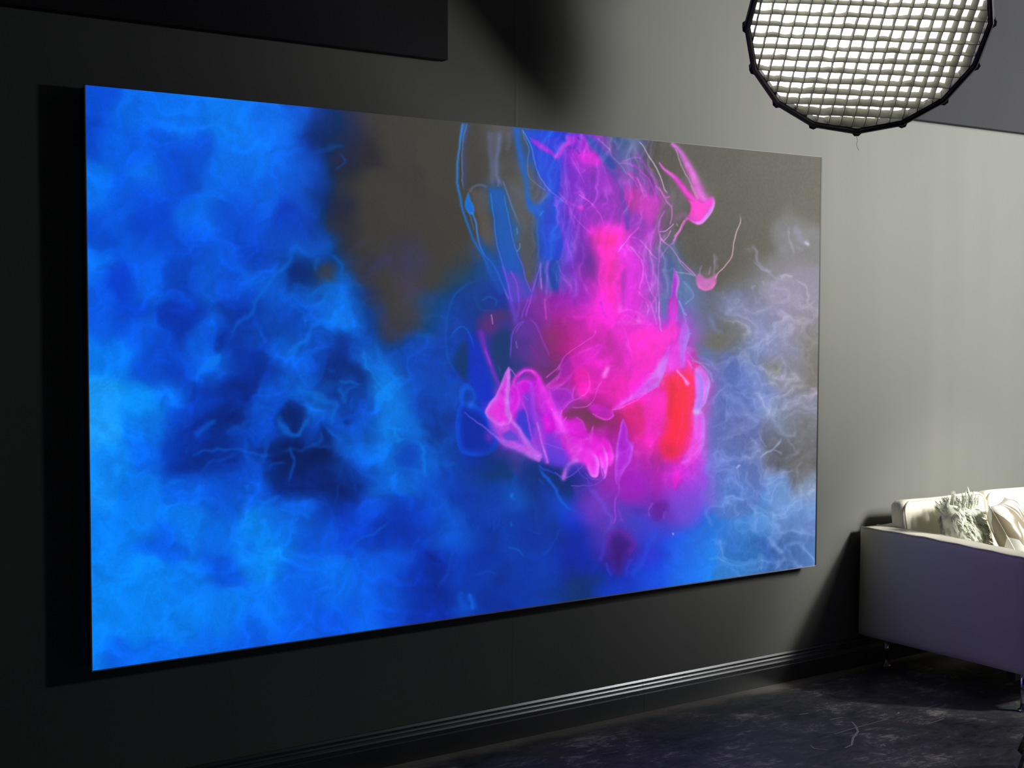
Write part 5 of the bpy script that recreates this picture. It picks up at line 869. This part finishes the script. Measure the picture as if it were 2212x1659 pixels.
def make_sofa():
    XA, YB, D_, LEN = 3.55, -.03, .90, 2.25
    t = thing('sofa', 'cream leather sofa with a tall flat arm standing against the grey wall', 'sofa', (XA, YB, 0))
    ZB, ZA = .155, .66; aw = .115
    def arm(x0):
        b = soft_box_bm(aw, D_, ZA-ZB, .014, 11, .0, 0, .0012, 3)
        for v in b.verts:
            if v.co.z > .15: v.co.z += -.030*max(0, (-v.co.y+.0)/D_+.1)**1.0*(v.co.z/.2525) - .0
        o = obj('arm', b, M_LEA, t, True, (x0+aw/2, -D_/2, (ZA+ZB)/2)); return o
    ar = arm(0); arm(LEN-aw)
    # seam rolled along the outer top edge of the arm
    for xx in (.004, aw-.004):
        b = tube_bm([(xx-aw/2, .44-.88*i/20, (ZA-ZB)/2-.004-.030*max(0, .88*(i/20)/.90-.39)+.0015*math.sin(i*1.7)) for i in range(21)], .0045, 6); obj('seam', b, M_LEA, ar, True)
    obj('back', soft_box_bm(LEN-2*aw, .06, ZA-ZB, .012, 8, 0, 0, .001, 4), M_LEA, t, True, (LEN/2, -.031, (ZA+ZB)/2-.001))
    obj('seat_base', soft_box_bm(LEN-2*aw, D_-.16, .13, .012, 6), M_LEA, t, True, (LEN/2, -.13-(D_-.16)/2-.003, ZB+.065))
    W3 = (LEN-2*aw)/3
    for k in range(3):
        cx = aw+W3*(k+.5)
        o = obj('seat_cushion', soft_box_bm(W3-.008, D_-.24, .14, .035, 10, .012, 2, .002, 10+k), M_LEA, t, True, (cx, -.235-(D_-.24)/2, ZB+.13+.075))
    bw = (.607, .607, LEN-2*aw-1.214-.02)
    x = aw+.010
    for k in range(3):
        sx = bw[k]-.008
        o = obj('back_cushion', soft_box_bm(sx, .095, .36, .036, 12, .014, 1, .003, 20+k), M_LEA, t, True, (x+sx/2, -.130, .600))
        o.rotation_euler = (math.radians(-9), 0, 0)
        for yy in (-.044,):
            P = []
            hx, hz, rr = sx/2-.006, .36/2-.006, .05
            for cx_, cz_, a0 in ((hx-rr, hz-rr, 0), (-hx+rr, hz-rr, 90), (-hx+rr, -hz+rr, 180), (hx-rr, -hz+rr, 270)):
                for j in range(6):
                    an = math.radians(a0+18*j); P.append((cx_+rr*math.cos(an), yy, cz_+rr*math.sin(an)))
            P.append(P[0]); obj('piping', tube_bm(P, .0045, 6, caps=False), M_LEA, o, True)
        x += bw[k]
    for lx, ly in ((.135, -.055), (.03, -D_+.045), (LEN-.135, -.055), (LEN-.03, -D_+.045)):
        b = bmesh.new(); tube_bm([(lx, ly, .0), (lx, ly, .008)], .022, 16, b); tube_bm([(lx, ly, .008), (lx, ly, ZB+.004)], .0135, 14, b)
        obj('leg', b, M_CHR, t, True)
    obj('base_rail', box_bm(.05, LEN-.05, -D_+.10, -D_+.14, ZB-.045, ZB+.002, .003), mat('dark_frame', (.02, .02, .022), .5), t)
    obj('base_rail', box_bm(.16, .20, -D_+.14, -.08, ZB-.045, ZB+.002, .003), MATS['dark_frame'], t)
    obj('care_tag', box_bm(.045, .0458, -.445, -.405, ZB-.012, ZB+.002), mat('white_tag', (.7, .7, .7), .7), t)
    return t
make_sofa()

# ================================================================ pillows
def pillow_bm(w, h, th, cuts=26, seed=0, wr=.006):
    b = bmesh.new(); rn = random.Random(seed); n = cuts; top = {}; bot = {}
    ph = [rn.uniform(0, 6.28) for _ in range(8)]
    for i in range(n+1):
        for j in range(n+1):
            u = -1+2*i/n; v = -1+2*j/n
            pin = 1-.07*(1-abs(u)**2)*abs(v)**3; pin2 = 1-.07*(1-abs(v)**2)*abs(u)**3
            x = u*w/2*pin2; z = v*h/2*pin
            k = max(0, (1-u**4)*(1-v**4))**.55
            wz = wr*(math.sin(6*u+ph[0]+3*v)+math.sin(8*v+ph[1]-4*u)+.7*math.sin(13*u*v+ph[2]))*k
            rad = wr*1.4*math.sin(9*math.atan2(v, u)+ph[3])*(max(abs(u), abs(v))**3)*k
            y = th/2*k+wz*.5+rad
            top[i, j] = b.verts.new((x, -y, z))
            bot[i, j] = top[i, j] if i in (0, n) or j in (0, n) else b.verts.new((x, th/2*k-wz*.3, z))
    for i in range(n):
        for j in range(n):
            b.faces.new((top[i, j], top[i+1, j], top[i+1, j+1], top[i, j+1]))
            b.faces.new((bot[i, j+1], bot[i+1, j+1], bot[i+1, j], bot[i, j]))
    return b

def fur_pillow(loc, rot):
    t = thing('fur_pillow', 'shaggy pale grey-green fur pillow leaning on the sofa back', 'pillow', loc); t.rotation_euler = rot
    fm = mat('pale_fur', (.62, .65, .55), .8, var=.15, vscale=30); fms = [mat('fur_tone_%d' % i, c, .8) for i, c in enumerate(((.55, .58, .48), (.72, .75, .64), (.86, .88, .78)))]
    body = obj('pillow_body', pillow_bm(.33, .33, .13, 22, 2), fm, t, True)
    me = body.data; rn = random.Random(3); b = bmesh.new()
    polys = [p for p in me.polygons]
    for _ in range(620):                                   # locks of fur, each drawn together at its tip
        p = polys[rn.randrange(len(polys))]; q0 = p.center.copy(); n = p.normal.copy(); top = q0.z > .12
        if n.y*q0.y < 0: n = -n
        lay = Vector((.35+rn.uniform(-.4, .4), 0, -.9+rn.uniform(-.3, .3))) if not top else Vector((-.2+rn.uniform(-.6, .5), 0, .75))
        d = (n*(.45 if not top else .5)+lay).normalized(); L = rn.uniform(.026, .046)*(1.2 if top else 1); tip = q0+d*L+n*.004
        tone = rn.choice((0, 1, 1, 1, 2)); e1 = n.orthogonal().normalized(); e2 = n.cross(e1)
        for k in range(11):
            a, r_ = rn.uniform(0, 6.28), .015*math.sqrt(rn.random()); q = q0+e1*math.cos(a)*r_+e2*math.sin(a)*r_-n*.002
            e = tip+Vector((rn.uniform(-.006, .006), rn.uniform(-.003, .003), rn.uniform(-.008, .008)))
            ax = (e-q); s = ax.cross(n); s = s.normalized()*.0016 if s.length > 1e-5 else e1*.0016
            m_ = q+ax*.5+n*L*.16
            v = [b.verts.new(w_) for w_ in (q-s, q+s, m_+s, m_-s, e)]
            k_ = tone if rn.random() < .75 else rn.choice((0, 1, 2))
            for f_ in (b.faces.new((v[0], v[1], v[2], v[3])), b.faces.new((v[3], v[2], v[4]))): f_.material_index = k_
    o = obj('fur', b, fms[0], t); o['kind'] = 'stuff'; o.data.materials.append(fms[1]); o.data.materials.append(fms[2])
    return t

def zigzag_pillow(loc, rot):
    t = thing('zigzag_pillow', 'silky white pillow with a taupe zigzag pattern on the cream sofa', 'pillow', loc); t.rotation_euler = rot
    m = bpy.data.materials.new('zigzag_silk'); m.use_nodes = True; nt = m.node_tree; b = nt.nodes['Principled BSDF']; N = nt.nodes.new; L = nt.links.new
    tc = N('ShaderNodeTexCoord'); sx = N('ShaderNodeSeparateXYZ'); L(tc.outputs['Object'], sx.inputs[0])
    def mth(op, a, c=None, d=None):
        k = N('ShaderNodeMath'); k.operation = op
        for i, q in enumerate((a, c, d)):
            if q is None: continue
            if isinstance(q, (int, float)): k.inputs[i].default_value = q
            else: L(q, k.inputs[i])
        return k.outputs[0]
    tri = mth('PINGPONG', mth('ADD', sx.outputs['X'], 1.), .034)
    s = mth('ADD', mth('MULTIPLY', tri, 3.2), mth('ADD', sx.outputs['Z'], 2.))
    fr_ = mth('FRACT', mth('MULTIPLY', s, 4.6))
    st = mth('GREATER_THAN', fr_, .52)
    mx = N('ShaderNodeMix'); mx.data_type = 'RGBA'; L(st, mx.inputs['Factor']); mx.inputs['A'].default_value = (.84, .83, .78, 1); mx.inputs['B'].default_value = (.30, .26, .18, 1)
    L(mx.outputs['Result'], b.inputs['Base Color']); b.inputs['Roughness'].default_value = .33
    obj('pillow_body', pillow_bm(.37, .37, .14, 26, 9, .008), m, t, True)
    P = []
    for i in range(41):
        a = i/40*4; k = int(a) % 4; f = a-int(a); w = .185
        c = [(-w+2*w*f, -w), (w, -w+2*w*f), (w-2*w*f, w), (-w, w-2*w*f)][k]
        pin = 1-.07*(1-min(1, abs(c[0])/w)**2)*(abs(c[1])/w)**3; pin2 = 1-.07*(1-min(1, abs(c[1])/w)**2)*(abs(c[0])/w)**3
        P.append((c[0]*pin2, 0, c[1]*pin))
    obj('edge_seam', tube_bm(P, .003, 5, caps=False), m, t, True)
    return t
fur_pillow((3.85, -.385, .635), (math.radians(-14), 0, math.radians(19)))
zigzag_pillow((4.055, -.51, .625), (math.radians(-30), math.radians(0), math.radians(26)))

# ================================================================ chrome chair whose leg enters at the right edge
def make_chair():
    t = thing('lounge_chair', 'lounge chair with polished chrome bar legs cut off by the right edge', 'chair', (3.017, -1.804, 0)); t.rotation_euler = (0, 0, math.radians(-126.9))
    def bez(p0, p1, p2, n=14):
        return [tuple((1-k/n)**2*a+2*(1-k/n)*k/n*b_+(k/n)**2*c for a, b_, c in zip(p0, p1, p2)) for k in range(n+1)]
    for sx in (-.36, .36):
        obj('cross_leg', tube_bm(bez((sx, -.36, .0), (sx, -.27, .36), (sx, .34, .80)), 1, flat=(.026, .007, (1, 0, 0))), M_CHR, t)
        obj('cross_leg', tube_bm(bez((sx+.0, .40, .0), (sx, .24, .34), (sx, -.08, .35)), 1, flat=(.026, .007, (1, 0, 0))), M_CHR, t)
    for y, z in ((-.06, .345), (.30, .74), (.18, .27)):
        obj('cross_bar', tube_bm([(-.36, y, z), (.36, y, z)], .010, 10), M_CHR, t)
    bl_ = mat('black_leather', (.012, .012, .013), .4, bump=.1, bscale=120)
    o = obj('seat_cushion', soft_box_bm(.70, .50, .11, .03, 8, .012, 2, .002, 41), bl_, t, True, (0, .16, .425)); o.rotation_euler = (math.radians(-6), 0, 0)
    o = obj('back_cushion', soft_box_bm(.74, .10, .48, .03, 8, .012, 1, .002, 42), bl_, t, True, (0, .43, .72)); o.rotation_euler = (math.radians(-18), 0, 0)
    return t
make_chair()
